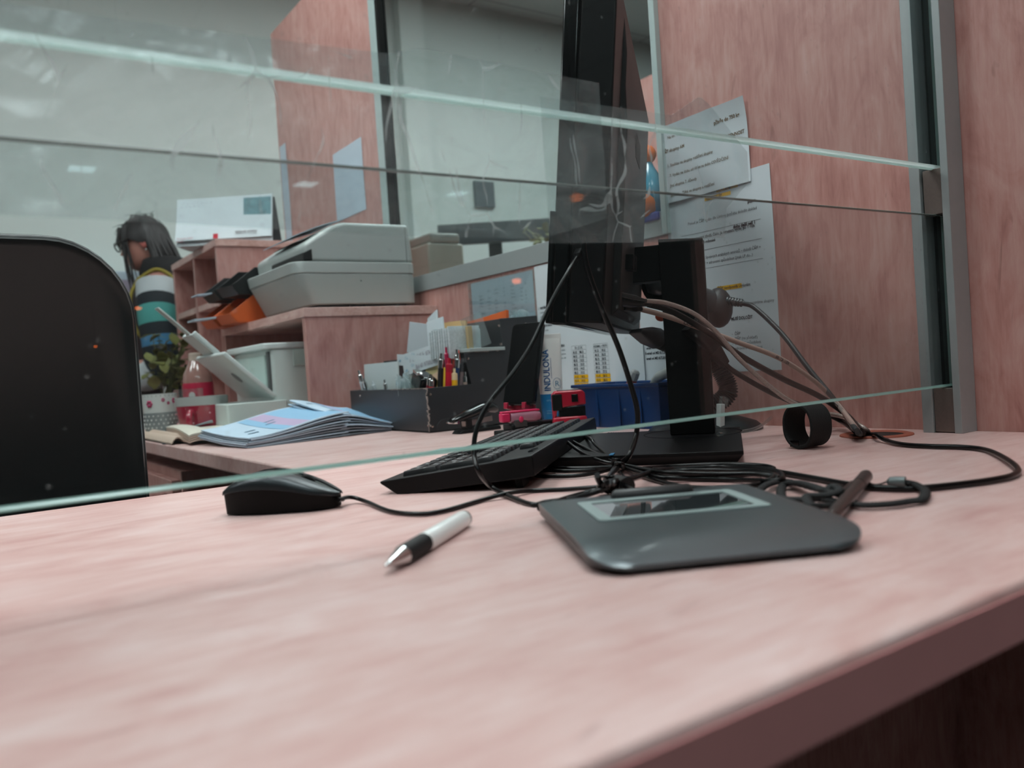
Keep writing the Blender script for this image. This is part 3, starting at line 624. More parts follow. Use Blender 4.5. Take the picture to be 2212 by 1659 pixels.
for k in range(13):
    x = mx_ + k * U * 1.14
    rest.loft([[KM @ V((x + U / 2 + a, y_of(0) + b, z)) for a, b in rrect(.0158 - t, .0158 - t, .0012, 2)] for z, t in ((.0001, 0), (.0036, .0012), (.0045, .0022))])
tag(rest.build('function_keys', key_m, kb, smooth=30), kind='stuff')
for x in (.03, KL - .03): MB().box((x, .016, .0085), (.03, .007, .019), RX(-8)).build('tilt_foot', blk, kb, bev=.0008)
MB().box((.052, .0085, .0006), (.026, .005, .0012), KM).build('status_lights', mat('dark_window', (30, 34, 36), .15), kb)
MB().box((KL - .035, KD - .006, .0006), (.03, .006, .0012), KM).build('red_badge', mat('red_badge', (200, 34, 52), .4), kb, bev=.0004)
cable_child(kb, [gz(1212, 945, .024), gz(1228, 957, .022), gz(1258, 978, .014), gz(1300, 996, .008), gz(1332, 1003, .006), gz(1380, 1018, .004), gz(1430, 1027, .004), gz(1520, 1030, .004), gz(1610, 1026, .004), gz(1650, 1020, .004), gz(1672, 1012, .005), gz(1640, 1005, .006), gz(1560, 1003, .006), gz(1450, 1007, .006), gz(1390, 1012, .008)], .0021)
cd_ = MB().box((0, 0, .0003), (.07, .035, .0006)); cdm = mat('printed_card', (150, 172, 170), .5, var=.5, vscale=240)
o = one(cd_, 'barcode_card', cdm, 'small printed card lying on the counter behind the keyboard', 'card'); o.location = gz(940, 982, 0) + V((.03, .03, 0)); o.rotation_euler = (0, 0, rad(38))

# ---- monitor
mo = thing('monitor', 'black computer monitor seen edge on, on a slab stand with a flat base', 'monitor', (.70, .739, 0), 41)
bp = MB(); k = [(-.135, -.105), (.135, -.105), (.135, .105), (-.135, .105)]
bp.loft([[V((x * .955, y * .94, 0)) for x, y in k], [V((x, y, .0085)) for x, y in k], [V((x, y, .0125)) for x, y in k]]); mbase = bp.build('base', blk, mo, bev=.0008)
MB().lathe([(.062, .0123), (.062, .0128), (.0605, .0128), (.0605, .0123)], T(.078, -.045, 0), 40).build('swivel_ring', blk_matte, mbase)
cm = MB(); cm.loft([[V((.0575 + (.02 if z > .2 else 0) * 0, -.0187, z)), V((.0575, -.0735, z * .985)), V((.100, -.0735, z * .985)), V((.100, -.0187, z))] for z in (.0127, .2605)]); cm.build('column', blk_matte, mo, bev=.0012)
MB().box((.079, -.001, .2315), (.034, .062, .045)).build('hinge_arm', blk_matte, mo, bev=.0012)
MB().box((-.128, .03, .0129), (.0008 + .016, .0045, .0008), RZ(0)).build('blue_sticker', mat('sticker_blue', (32, 108, 150), .5), mbase)
MW = .27; xc = .08
tilt = M4.Translation((xc, .0585, .152)) @ RZ(2.2) @ M4.Translation((-xc, 0, 0)) @ RX(6.2)
brown = mat('brown_black_plastic', (36, 31, 30), .55, bump=.06, bscale=1500)
# panel: x is width (seen edge on), y thickness (screen face at +y), z height
scr = MB().box((xc, .0180, .172), (MW * 2, .016, .348), tilt).build('screen_panel', blk_gloss, mo, bev=.002)
MB().box((xc, .0262, .176), (MW * 2 - .016, .0008, .328), tilt).build('screen', mat('dark_screen', (8, 10, 12), .1), scr)
m = MB(); m.box((xc, -.0085, .172), (MW * 2 - .004, .036, .342), tilt); m.build('rear_shell', blk, mo, bev=.0025)
m = MB(); m.box((xc, .0285, .055), (MW * 2 + .004, .005, .112), tilt); m.build('front_lip', blk_gloss, mo, bev=.001)
bul = [(.02, .026), (.305, .026), (.318, .030), (.330, .0265), (.28, .047), (.255, .0445), (.225, .050), (.03, .0515)]
sec = [(-.027, .012), (-.035, .02), (-.035, .214), (-.031, .258), (-.031, .292), (-.028, .318), (-.0265, .330)]
m = MB(); m.loft([[tilt @ V((x, y if k else -.024, z)) for y, z in sec] + [tilt @ V((x, -.02, .336)), tilt @ V((x, -.02, .012))] for x, k in ((xc - .19, 1), (xc + .15, 1))]); rbul = m.build('rear_bulge', brown, mo, bev=.0015)
m = MB(); m.loft([[tilt @ V((xc - .02 + dx, y, z)) for y, z in ((-.0356, .209), (-.0352, .238), (-.034, .209))] for dx in (-.05, .02)]); m.build('grip_recess', mat('recess_black', (16, 15, 15), .8), rbul)
for x, z in ((-.14, .075), (-.105, .078)): MB().box((x + .09, -.0385, z), (.028, .010, .017), tilt).build('port', blk_matte, rbul, bev=.0006)
def MWm(x, y, z): return mo_m @ V((x, y, z))
mo_m = M4.Translation((.70, .739, 0)) @ RZ(41)
# ================================================================== cables hanging off the monitor and gathered on the counter
def cable(name, label, pts, r, m, n=8, plug=None, strain=None, group=None, sub=8, cat='cable'):
    base = V(pts[-1]); t = thing(name, label, cat, base, group=group)
    L = [V(p) - base for p in pts]; MB().tube(L, r, n, sub).build('cord', m, t, smooth=60)
    if plug:
        a, b, w_, h_, pm = plug; a = V(a) - base; b = V(b) - base; F = frame_to(a, b); ln = (b - a).length
        mb = MB(); mb.loft([[F @ V((x * k, y * k, z * ln)) for x, y in rrect(w_, h_, min(w_, h_) * .25, 3)] for z, k in ((0, 1), (.62, 1), (.68, .8), (.95, .5), (1, .45))]); mb.build('plug', pm, t, bev=.0004)
    if strain:
        a, b, r0, r1, k = strain; a = V(a) - base; b = V(b) - base; F = frame_to(a, b); ln = (b - a).length; pr = []
        for i in range(k):
            q = r0 + (r1 - r0) * i / k; pr += [(q, ln * i / k), (q, ln * (i + .55) / k), (q * .72, ln * (i + .58) / k), (q * .72, ln * (i + .98) / k)]
        MB().lathe(pr, F, 14).build('strain_relief', m, t)
    return t
GC = 'cables running to the grommet'
hole = lambda x, y, z=.004: gz(x, y, z)
cable('display_cable', 'thick dark display cable from the monitor plug down to the grommet', [gd(1400, 657, .955), gd(1450, 672, .975), gd(1520, 712, 1.0), gd(1600, 768, 1.02), gd(1690, 818, 1.05), gd(1770, 856, 1.07), gd(1828, 896, 1.085), gz(1858, 930, .012), gz(1867, 939, -.004)], .0037, brn_cable, 10,
      plug=(gd(1318, 647, .93), gd(1404, 657, .955), .019, .011, mat('black_connector', (24, 23, 23), .4)), group=GC)
braided = mat('clear_braided_sheath', (176, 158, 150), .2, metal=.3, coat=.6, bump=.8, bscale=700, var=.35, vscale=500)
cable('usb_cable', 'glittering clear sheathed cable with braided shield lying over the other cables', [gd(1395, 650, .94), gd(1440, 655, .955), gd(1500, 678, .97), gd(1548, 718, .985), gd(1590, 768, .995), gd(1640, 815, 1.01), gd(1700, 862, 1.025), gd(1760, 888, 1.035), gd(1820, 900, 1.05), gz(1868, 926, .010), gz(1879, 939, -.004)], .0028, braided, 10,
      plug=(gd(1330, 636, .925), gd(1396, 650, .94), .010, .006, mat('dark_clear_plug', (52, 54, 54), .3)), group=GC)
cat5 = mat('beige_network_sheath', (172, 146, 136), .5)
netc = cable('network_cable', 'beige network cable marked CAT.5 between the dark cables', [gd(1385, 668, .97), gd(1440, 683, .99), gd(1510, 708, 1.015), gd(1590, 738, 1.04), gd(1680, 772, 1.07), gd(1755, 820, 1.10), gd(1805, 868, 1.115), gz(1848, 924, .016), gz(1860, 937, -.004)], .0032, cat5, 10,
      plug=(gd(1345, 662, .955), gd(1386, 668, .97), .011, .009, blk), group=GC)
# the lettering printed along the beige cable
def along(parent, body, pts, r, t0, size):
    P = spline(pts, 24); i0 = int(t0 * len(P)); acc = [0]
    for a, b in zip(P[i0:], P[i0 + 1:]): acc.append(acc[-1] + (b - a).length)
    def fn(p):
        k = 0
        while k < len(acc) - 2 and acc[k + 1] < p.x: k += 1
        a, b = P[i0 + k], P[i0 + k + 1]; t = (b - a).normalized(); c = a + t * (p.x - acc[k]); d = (CAM - c).normalized(); n = (d - t * d.dot(t)).normalized(); u = n.cross(t)
        ang = (p.y - size * .35) / r
        return c + n * (r * 1.05 * cos(ang)) + u * (r * 1.05 * sin(ang)) - V(parent.location)
    MB().text(body, size, fn, bold=.0001).build('printed_text', ink, parent, smooth=0)
npts = [gd(1385, 668, .97), gd(1440, 683, .99), gd(1510, 708, 1.015), gd(1590, 738, 1.04), gd(1680, 772, 1.07), gd(1755, 820, 1.10), gd(1805, 868, 1.115), gz(1848, 924, .016), gz(1860, 937, -.004)]
along(netc, 'CAT.5', npts, .0032, .19, .0058); along(netc, '00173  VER', npts, .0032, .49, .0052)
cable('power_cable', 'black power cable with a fat moulded plug running behind the column', [gd(1562, 782, 1.06), gd(1585, 802, 1.065), gd(1650, 840, 1.075), gd(1710, 868, 1.085), gd(1780, 892, 1.09), gd(1822, 912, 1.10), gz(1846, 930, .010), gz(1853, 939, -.004)], .0034, brn_cable, 10,
      plug=(gd(1488, 700, 1.045), gd(1566, 786, 1.06), .030, .022, mat('plug_black', (27, 25, 25), .5)), group=GC)
cable('clear_cable', 'thin clear cable looping from the white plug by the column over the counter', [gz(1552, 938, .018), gz(1585, 935, .004), gz(1640, 922, .006), gz(1690, 880, .02), gz(1730, 856, .035), gz(1765, 845, .045), gz(1800, 866, .04), gz(1834, 905, .02), gz(1852, 930, .008)], .0024, clear, 8, group=GC)
wp = gz(1552, 950, 0)
t = thing('white_plug', 'small white cable plug standing behind the foot of the monitor column', 'plug', gz(1556, 938, .0))
MB().box((0, 0, .021), (.009, .008, .042), RY(6)).build('body', white, t, bev=.0008); MB().box((-.002, 0, .046), (.012, .006, .012), RY(16)).build('latch', clear, t)
# scanner cable
gry_cable = mat('slate_cable', (52, 58, 60), .42)
cable('scanner_cable', 'slate grey cable with ribbed strain relief from the scanner handle to the grommet', [gd(1604, 655, 1.222), gd(1632, 666, 1.205), gd(1690, 722, 1.172), gd(1742, 790, 1.14), gd(1788, 846, 1.118), gd(1818, 884, 1.105), gz(1850, 930, .014), gz(1864, 939, -.004)], .0036, gry_cable, 10,
      strain=(gd(1552, 648, 1.238), gd(1606, 655, 1.222), .0078, .0058, 9), group=GC)
# signature pad cable: out of the grommet, round loop on the right, coil behind the pad
pc = [gz(1884, 940, -.003), gz(1892, 938, .008), gz(1912, 950, .004), gz(1950, 960, .003), gz(2010, 964, .003), gz(2080, 966, .003), gz(2130, 972, .003), gz(2170, 990, .004), gz(2198, 1012, .004), gz(2190, 1026, .003), gz(2150, 1036, .003), gz(2070, 1047, .003), gz(1980, 1055, .003), gz(1900, 1054, .003), gz(1830, 1046, .003), gz(1740, 1030, .003), gz(1640, 1014, .003), gz(1550, 1010, .003), gz(1470, 1012, .004), gz(1410, 1019, .007), gz(1376, 1031, .010), gz(1352, 1038, .012), gz(1332, 1042, .012)]
cable_child(sp, pc, .0026, name='pad_cable')
cable_child(sp, [gz(1330, 1043, .010), gz(1355, 1050, .010)], .0072, mat('ferrite_black', (17, 18, 19), .35), 'ferrite_bead', 14)
cable_child(sp, [gz(1352, 1050, .010), gz(1368, 1060, .010), gz(1390, 1070, .010), gz(1420, 1066, .010)], .0026, name='pad_cable_end')
# monitor side leads
side0 = mo_m @ (tilt @ V((xc - MW - .0005, -.004, .092)))
cable('usb_lead', 'black lead from the side of the monitor bowing left and down to the bundle', [gd(1246, 556, .815), gd(1226, 590, .80), gd(1190, 655, .785), gd(1148, 745, .77), gd(1105, 810, .755), gd(1058, 868, .745), gd(1030, 925, .74), gd(1024, 980, .735), gd(1036, 1022, .725), gz(1062, 1052, .006), gz(1100, 1072, .003), gz(1150, 1090, .002), gz(1180, 1085, .002), gz(1240, 1076, .003), gz(1290, 1062, .006), gz(1318, 1050, .011)], .0022, blk_cable,
      plug=(gd(1254, 540, .818), gd(1245, 558, .815), .011, .006, blk), group='leads off the monitor side')
cable('usb_lead', 'black lead dropping straight in front of the monitor back to the cable knot', [gd(1259, 512, .812), gd(1268, 575, .812), gd(1298, 662, .815), gd(1335, 748, .825), gd(1362, 830, .835), gd(1377, 890, .84), gd(1374, 940, .845), gz(1358, 985, .018), gz(1338, 1002, .008), gz(1322, 1022, .006), gz(1330, 1040, .010)], .0027, blk_cable, group='leads off the monitor side')
# knots and coils
kn = thing('cable_bundle', 'knot of black cables tied with a twist tie behind the signature pad', 'cable', gz(1320, 1045, 0))
kl = V(kn.location)
def kc(pts, r=.0021, n=7, nm='coil', m=blk_cable): MB().tube([V(p) - kl for p in pts], r, n, 7).build(nm, m, kn, smooth=60)
kc([gz(1332, 1004, .004), gz(1290, 1014, .003), gz(1220, 1018, .003), gz(1170, 1016, .003), gz(1150, 1023, .003), gz(1175, 1029, .003), gz(1250, 1027, .003), gz(1310, 1016, .004), gz(1338, 1002, .006)])
kc([gz(1338, 1006, .006), gz(1300, 1010, .005), gz(1230, 1012, .004), gz(1185, 1010, .003), gz(1165, 1018, .004)])
kc([gz(1338, 1006, .005), gz(1400, 1032, .003), gz(1470, 1050, .002), gz(1540, 1054, .002), gz(1630, 1048, .002), gz(1668, 1034, .004), gz(1660, 1022, .006), gz(1590, 1016, .005), gz(1480, 1016, .004), gz(1400, 1024, .004)], .0023)
kc([gz(1345, 1010, .006), gz(1420, 1030, .005), gz(1500, 1034, .003), gz(1590, 1036, .003), gz(1676, 1038, .006), gz(1690, 1026, .007), gz(1660, 1014, .006), gz(1560, 1008, .004), gz(1460, 1012, .005), gz(1380, 1016, .006)], .0023)
kc([gz(1340, 1004, .005), gz(1420, 1018, .009), gz(1520, 1024, .007), gz(1630, 1024, .006), gz(1682, 1032, .004)], .0023)
kc([gz(1336, 1002, .006), gz(1296, 984, .010), gz(1252, 962, .016), gz(1226, 948, .022)], .0021); kc([gz(1338, 1003, .006), gz(1310, 980, .012), gz(1286, 960, .018), gz(1276, 948, .022), gz(1262, 944, .012), gz(1244, 950, .008)], .0021)
for i in range(5): kc([gz(1292 + i * 8, 1062 - i, .003), gz(1296 + i * 8, 1048 - i * 2, .011 + .002 * i), gz(1306 + i * 7, 1042 - i, .013), gz(1316 + i * 6, 1050 - i, .009), gz(1310 + i * 8, 1066 - i * 3, .003)], .0022)
for i in range(3): kc([gz(1298 + 8 * i, 1044, .004), gz(1296 + 9 * i, 1032, .014), gz(1310 + 8 * i, 1030, .016), gz(1318 + 8 * i, 1042, .008), gz(1304 + 8 * i, 1052, .004)], .0011, nm='twist_tie')
for a, b in ((1330, 998), (1338, 1006)): kc([gz(a - 8, b + 8, .004), gz(a - 4, b - 4, .014), gz(a + 8, b - 4, .014), gz(a + 10, b + 8, .004), gz(a, b + 14, .003)], .0016, nm='twist_tie')
kc([gz(1300, 1050, .010), gz(1292, 1034, .018), gz(1290, 1026, .022)], .0026); kc([gz(1310, 1042, .012), gz(1320, 1024, .012), gz(1334, 1010, .010)], .0024); kc([gz(1340, 1020, .005), gz(1350, 1030, .004), gz(1364, 1030, .003)], .0010)
kc([gz(1315, 1054, .009), gz(1270, 1064, .005), gz(1220, 1078, .003), gz(1165, 1098, .0025)], .0024)

# ---- strap loop
sb = gz(1748, 967, 0)
t = thing('strap_loop', 'black fabric strap loop standing on its edge in front of the grommet', 'strap', sb, -4)
def oval(kx, kz, n=36): return [(kx * cos(2 * pi * i / n) * (1 + .06 * cos(4 * pi * i / n)), kz * (1 + .998 * sin(2 * pi * i / n)) * (1 if sin(2 * pi * i / n) > -.6 else 1)) for i in range(n)]
A = M4.Rotation(rad(6), 4, 'X'); mb = MB(); n = 36; rings = []
for yv, k in ((-.016, .97), (.018, 1), (.018, .86), (-.016, .84)): rings.append([V((-yv * 1.0 + 0, 0, 0)) + V((0, -(.0205 * k) * cos(2 * pi * i / n) * (1 + .08 * abs(sin(2 * pi * i / n))), .0255 + .0253 * k * sin(2 * pi * i / n))) for i in range(n)])
R = [[mb.bm.verts.new(p) for p in r] for r in rings]
for a, b in zip(R, R[1:] + R[:1]):
    for i in range(n): mb._f((a[i], a[(i + 1) % n], b[(i + 1) % n], b[i]))
mb.build('band', mat('black_webbing', (17, 18, 18), .85, bump=.5, bscale=700), t, bev=.0008)
MB().box((-.0165, .006, .0058), (.0012, .012, .007), RX(0)).build('keeper', blk_gloss, t)

# ---- scanner stand and scanner
sb = V((.918, .855, 0))
gs = thing('gooseneck_stand', 'black gooseneck scanner stand with a round foot behind the monitor', 'stand', sb)
MB().lathe([(.082, 0), (.082, .004), (.074, .011), (.05, .019), (.022, .026), (.018, .03)], I4, 48).build('foot', mat('dark_teal_black', (22, 28, 29), .35), gs)
neck = [sb + V((0, 0, .028)), gd(1572, 850, 1.225), gd(1556, 800, 1.23), gd(1530, 768, 1.23), gd(1490, 752, 1.225), gd(1448, 742, 1.215), gd(1418, 730, 1.205)]
cnt = 150
MB().tube([p - sb for p in neck], lambda q: .0128 + .0016 * (1 if int(q * cnt) % 2 else -1), 14, 26).build('neck', mat('ribbed_black', (20, 20, 21), .5), gs, smooth=30)
a, b = gd(1430, 735, 1.21) - sb, gd(1372, 716, 1.18) - sb
m = MB(); F = frame_to(a, b); m.loft([[F @ V((x, y, z)) for x, y in rrect(w_, h_, h_ * .4, 4)] for z, w_, h_ in ((0, .02, .02), (.012, .03, .03), (.03, .034, .024), ((b - a).length, .026, .006))]); m.build('cradle', mat('cradle_grey', (40, 41, 43), .45), gs, bev=.001)
sc_b = gd(1470, 640, 1.245)
bs = thing('barcode_scanner', 'dark grey handheld barcode scanner resting in the stand behind the monitor column', 'scanner', sc_b)
scm = mat('scanner_grey', (58, 62, 64), .3); a, b = gd(1408, 598, 1.225) - sc_b, gd(1560, 668, 1.25) - sc_b; F = frame_to(a, b); ln = (b - a).length
m = MB(); m.loft([[F @ V((x, y, z * ln)) for x, y in rrect(w_, h_, h_ * .45, 5)] for z, w_, h_ in ((-.02, .03, .03), (.05, .046, .046), (.2, .044, .042), (.45, .034, .032), (.8, .040, .038), (.94, .036, .034), (1, .02, .02))]); m.build('body', scm, bs, smooth=50)
m = MB(); m.lathe([(.028, 0), (.031, .004), (.028, .008)], frame_to(gd(1426, 618, 1.225) - sc_b, gd(1392, 640, 1.2) - sc_b), 24); m.build('window_bezel', blk_gloss, bs)
hd = gd(1552, 665, 1.245) - sc_b; MB().ball(hd, (.021, .021, .030)).build('butt', mat('scanner_butt', (46, 43, 43), .5), bs, smooth=60)
MB().ball(gd(1428, 684, 1.22) - sc_b, (.010, .007, .007)).build('trigger', mat('orange_trigger', (176, 66, 30), .5), bs, smooth=60)

# ---- blue bin with tool
bb = V((.952, 1.035, 0))
bl = thing('blue_bin', 'open blue plastic parts bin against the partition right of the date stamp', 'bin', bb)
blue_m = mat('blue_polypropylene', (6, 52, 104), .4, spec=.3)
m = MB(); ox, oy, hh, th = .048, .104, .073, .0022
def bx4(x, y, z): return [V((-x, -y, z)), V((x, -y, z)), V((x, y, z)), V((-x, y, z))]
R = [[m.bm.verts.new(p) for p in r] for r in (bx4(ox - .006, oy - .006, 0), bx4(ox, oy, hh - .006), bx4(ox + .004, oy + .004, hh - .005), bx4(ox + .004, oy + .004, hh), bx4(ox - th, oy - th, hh), bx4(ox - .006 - th, oy - .006 - th, th))]
for a, b in zip(R, R[1:]):
    for i in range(4): m._f((a[i], a[(i + 1) % 4], b[(i + 1) % 4], b[i]))
m._f(R[0][::-1]); m._f(R[-1]); bbody = m.build('body', blue_m, bl, bev=.0012)
for y in (-.06, -.01, .045): MB().box((-.0465, y, .033), (.003, .004, .062)).build('rib', blue_m, bbody, bev=.0008)
m = MB(); m.loft([[V((.03, -oy + .01 + q * .002, hh)), V((.05, -oy + .01, hh)), V((.05, .02, hh + .006)), V((.03, .02, hh + .006))] for q in (0, 1)])
m.bm.free()
tp = gd(1366, 822, 1.40)
t = thing('screwdriver', 'grey and red screwdriver handle poking out of the blue bin', 'screwdriver', (tp.x, tp.y, .012))
a, b = V((-.01, .028, .004)), gd(1374, 800, 1.39) - V(t.location); F = frame_to(a, b); L_ = (b - a).length
MB().lathe([(.006, 0), (.008, L_ * .5), (.008, L_ * .80)], F, 10).build('handle', mat('red_handle', (150, 24, 44), .4), t)
MB().lathe([(.008, L_ * .80), (.0088, L_ * .84), (.0080, L_ * .96), (.0045, L_)], F, 8).build('butt_end', mat('pale_grey_butt', (172, 174, 174), .5), t)
tp = V((.955, .965, .02)); t = thing('plastic_rod', 'white curved plastic rod leaning inside the blue bin next to the column', 'rod', tp)
MB().tube([V((0, .05, .01)), gd(1418, 822, 1.33) - tp, gd(1436, 808, 1.31) - tp, gd(1452, 800, 1.30) - tp], .008, 12).build('rod', white, t, smooth=60)
# ---- hand cream tube
tb = gd(1196, 925, 1.42); tb.z = 0
tu = thing('hand_cream_tube', 'white and blue hand cream tube standing on its cap before the notices', 'tube', tb, -34)
TM = basis((0, 0, 0), (1, 0, 0), (0, 1, 0), (0, 0, 1))
cream = mat('cream_tube_white', (246, 244, 240), .3); cyan = mat('cyan_print', (22, 130, 190), .35)
def tring(z, wd, dp, n=28): return [V((wd * cos(2 * pi * i / n), dp * sin(2 * pi * i / n), z)) for i in range(n)]
def tdim(z): t = max(0, min(1, (z - .02) / .135)); return .0178 + .0042 * t, .0178 * (1 - t) ** .8 + .0012
MB().loft([tring(z, *tdim(z)) for z in (.062, .075, .09, .105, .12, .135, .148, .155)]).build('body', cream, tu, smooth=60)
MB().loft([tring(z, *tdim(z)) for z in (.02, .03, .04, .05, .0618)]).build('blue_band', cyan, tu, smooth=60)
MB().lathe([(.0165, 0), (.0175, .001), (.0178, .019)], I4, 28).build('cap', cyan, tu)
MB().box((0, 0, .1585), (.0445, .0016, .009)).build('crimp', cream, tu, bev=.0003)
def on_tube(rot, x0, z0):
    def fn(p):
        q = V((p.x, p.y, 0)); 
        x, z = (x0 - q.y, z0 + q.x) if rot else (x0 + q.x, z0 + q.y)
        wd, dp = tdim(z); xx = max(-.97, min(.97, x / wd)); return V((wd * xx * 1.0, -(dp * sqrt(1 - xx * xx) + .0004), z))
    return fn
navy = mat('tube_blue_ink', (12, 92, 152), .5)
MB().text('INDULONA', .0148, on_tube(1, -.0012, .067), bold=.00025, sx=.90, cut=4).build('brand_text', navy, tu, smooth=0)
MB().text('VÝŽIVNÝ KRÉM NA RUCE', .0030, on_tube(1, .0028, .088)).build('small_text', navy, tu, smooth=0)
MB().text('original', .0058, on_tube(0, -.0095, .050)).text('ochrana', .0036, on_tube(0, -.0105, .033)).text('dětská pokožka', .0034, on_tube(0, -.0105, .029)).build('white_text', mat('white_ink', (150, 205, 232), .6), tu, smooth=0)
lg = MB(); fn = on_tube(0, .0102, .079)
def ringflat(mb, fn, r0, r1, n=28):
    A = [mb.bm.verts.new(fn(V((r0 * .8 * cos(2 * pi * i / n), r0 * 1.1 * sin(2 * pi * i / n), 0)))) for i in range(n)]; B = [mb.bm.verts.new(fn(V((r1 * .8 * cos(2 * pi * i / n), r1 * 1.1 * sin(2 * pi * i / n), 0)))) for i in range(n)]
    for i in range(n): mb._f((A[i], A[(i + 1) % n], B[(i + 1) % n], B[i]))
ringflat(lg, fn, .0088, .0082); lg.text('R', .0135, fn, -.0040, -.0048); lg.build('emblem', mat('emblem_blue', (96, 150, 180), .5), tu, smooth=0)
# ---- date stamp
sb = gd(1232, 930, 1.32); sb.z = 0
ds = thing('date_stamp', 'red and black self inking date stamp beside the hand cream tube', 'stamp', sb, -34)
redm = mat('crimson_plastic', (176, 20, 48), .35)
MB().box((0, 0, .008), (.050, .034, .016)).build('base', blk, ds, bev=.002)
MB().box((0, 0, .0225), (.054, .036, .013), taper=.96).build('foot_frame', redm, ds, bev=.003)
MB().box((.004, 0, .036), (.042, .030, .016)).build('window', blk_gloss, ds, bev=.001)
m = MB(); m.prism([(-.026, .027), (-.021, .029), (-.019, .040), (-.006, .044), (.026, .046), (.026, .064), (.021, .069), (-.021, .069), (-.026, .063)], -.016, .016, basis((0, 0, 0), (1, 0, 0), (0, 0, 1), (0, -1, 0))); m.build('housing', redm, ds, bev=.0022)
MB().box((-.0185, -.0152, .052), (.016, .004, .026)).build('side_grip', blk_matte, ds, bev=.003)
MB().box((.009, -.0163, .057), (.010, .002, .012)).build('label_window', blk_gloss, ds, bev=.0006)
MB().box((0, 0, .0697), (.034, .022, .0018)).build('top_plate', mat('stamp_top', (96, 92, 94), .3), ds, bev=.0006)
# ---- phone on its red stand
pb = gd(1130, 912, 1.40); pb.z = 0
ps = thing('phone_stand', 'crimson folding phone stand holding the phone in front of the organizer', 'stand', pb, -76)
prm = mat('crimson_stand', (158, 16, 52), .4)
PB = M4.Translation((0, 0, .062)) @ RX(-16)
MB().box((0, .0105, .012), (.012, .005, .075), PB).build('back_rest', prm, ps, bev=.001)
for x in (-.02, .02):
    m = MB(); m.prism([(.008, 0), (-.014, -.002), (-.016, .008), (-.012, .009), (-.011, .004), (.008, .006)], -.004, .004, PB @ T(x, 0, -.022) @ basis((0, 0, 0), (0, 1, 0), (0, 0, 1), (1, 0, 0))); m.build('hook', prm, ps, bev=.0008)
m = MB(); m.box((0, .008, -.019), (.05, .006, .012), PB); m.build('lower_bar', prm, ps, bev=.001)
m = MB(); m.tube([V((0, .016, .065)), V((0, .03, .04)), V((0, .042, .004))], .0045, 8); m.build('prop_leg', prm, ps)
m = MB(); m.box((0, .025, .003), (.05, .065, .006)); m.build('foot', prm, ps, bev=.001)
m = MB(); m.tube([V((0, .012, .045)), V((0, .008, .02)), V((0, .004, .005))], .0045, 8); m.build('front_leg', prm, ps)
ph = thing('smartphone', 'black smartphone leaning on the crimson stand', 'phone', pb, -76)
m = MB(); m.loft([[PB @ V((x, y, z + .0545)) for x, z in rrect(.068, .142, .008, 5)] for y in (-.0065, .0015)]); m.build('body', blk_gloss, ph, bev=.0012)
m = MB(); m.box((0, -.0068, .0545), (.062, .0006, .134), PB); m.build('screen', mat('phone_screen', (6, 6, 7), .25, spec=.15), ph)
MB().lathe([(.004, 0), (.004, .001)], frame_to(PB @ V((-.022, .0015, .115)), PB @ V((-.022, .003, .115))), 14).build('camera', chrome, ph)
# ---- stapler
sb = gz(1030, 932, 0)
sp_ = thing('stapler', 'black desk stapler lying before the organizer', 'stapler', sb, 6)
m = MB(); m.prism([(-.048, 0), (.048, 0), (.046, .007), (-.040, .007)], -.013, .013, basis((0, 0, 0), (1, 0, 0), (0, 0, 1), (0, -1, 0))); m.build('base', blk, sp_, bev=.002)
m = MB(); m.loft([[V((x, y * k, z0 + hz * (1 + sin(a)) / 2)) for y, a in [(.014 * cos(2 * pi * i / 14), 2 * pi * i / 14) for i in range(14)]] for x, k, z0, hz in ((-.056, .5, .021, .006), (-.05, .8, .018, .013), (-.02, 1, .024, .017), (.01, 1.05, .03, .020), (.03, 1.05, .032, .021), (.043, .9, .030, .017), (.048, .5, .031, .008))]); m.build('upper_arm', blk_gloss, sp_, smooth=50)
MB().box((.004, 0, .0185), (.062, .012, .010), RY(-5)).build('magazine', mat('dull_steel', (150, 138, 132), .35, .8), sp_, bev=.0008)
MB().cyl((-.05, -.0145, .021), (-.05, .0145, .021), .0026).build('pin', chrome, sp_); MB().box((-.022, 0, .014), (.012, .018, .022)).build('hinge', blk, sp_)
# ---- black punch with silver pins, pink correction roller
sb = gd(1155, 930, 1.345); sb.z = 0
hp = thing('hole_punch', 'black desktop hole punch between stapler and red stamp', 'punch', sb, -8)
MB().box((0, 0, .006), (.125, .046, .012)).build('base', blk_matte, hp, bev=.002)
MB().box((.006, .004, .0165), (.105, .034, .010)).build('press_arm', blk, hp, bev=.002)
for x in (-.042, -.028): MB().cyl((x, -.0245, .007), (x, -.0285, .007), .0042).build('steel_pin', chrome, hp)
MB().box((-.03, -.004, .022), (.022, .02, .012)).build('hinge_block', mat('grey_block', (62, 58, 58), .5), hp, bev=.001)
MB().box((.035, -.01, .0225), (.06, .012, .0022)).build('paper_guide', mat('guide_dark', (44, 46, 52), .3), hp)
rb = gd(1128, 897, 1.33); t = thing('correction_roller', 'pink and clear correction roller lying on the hole punch', 'correction roller', (rb.x, rb.y, .0225), -14)
pk = mat('pink_plastic', (206, 28, 84), .35); pkc = mat('smoky_pink_clear', (176, 120, 138), .2, coat=.6)
m = MB(); m.loft([[V((x, y * k, .009 + z * k)) for y, z in rrect(.02, .017, .006, 4)] for x, k in ((-.022, .94), (.02, 1), (.028, .8), (.031, .4))]); m.build('clear_case', pkc, t, smooth=50)
MB().box((-.004, 0, .0185), (.064, .014, .003)).build('pink_slide', pk, t, bev=.001); MB().box((-.030, 0, .010), (.014, .017, .014)).build('pink_cap', pk, t, bev=.002); MB().ball((-.006, -.0105, .006), (.004, .002, .005)).build('pink_wheel', pk, t)
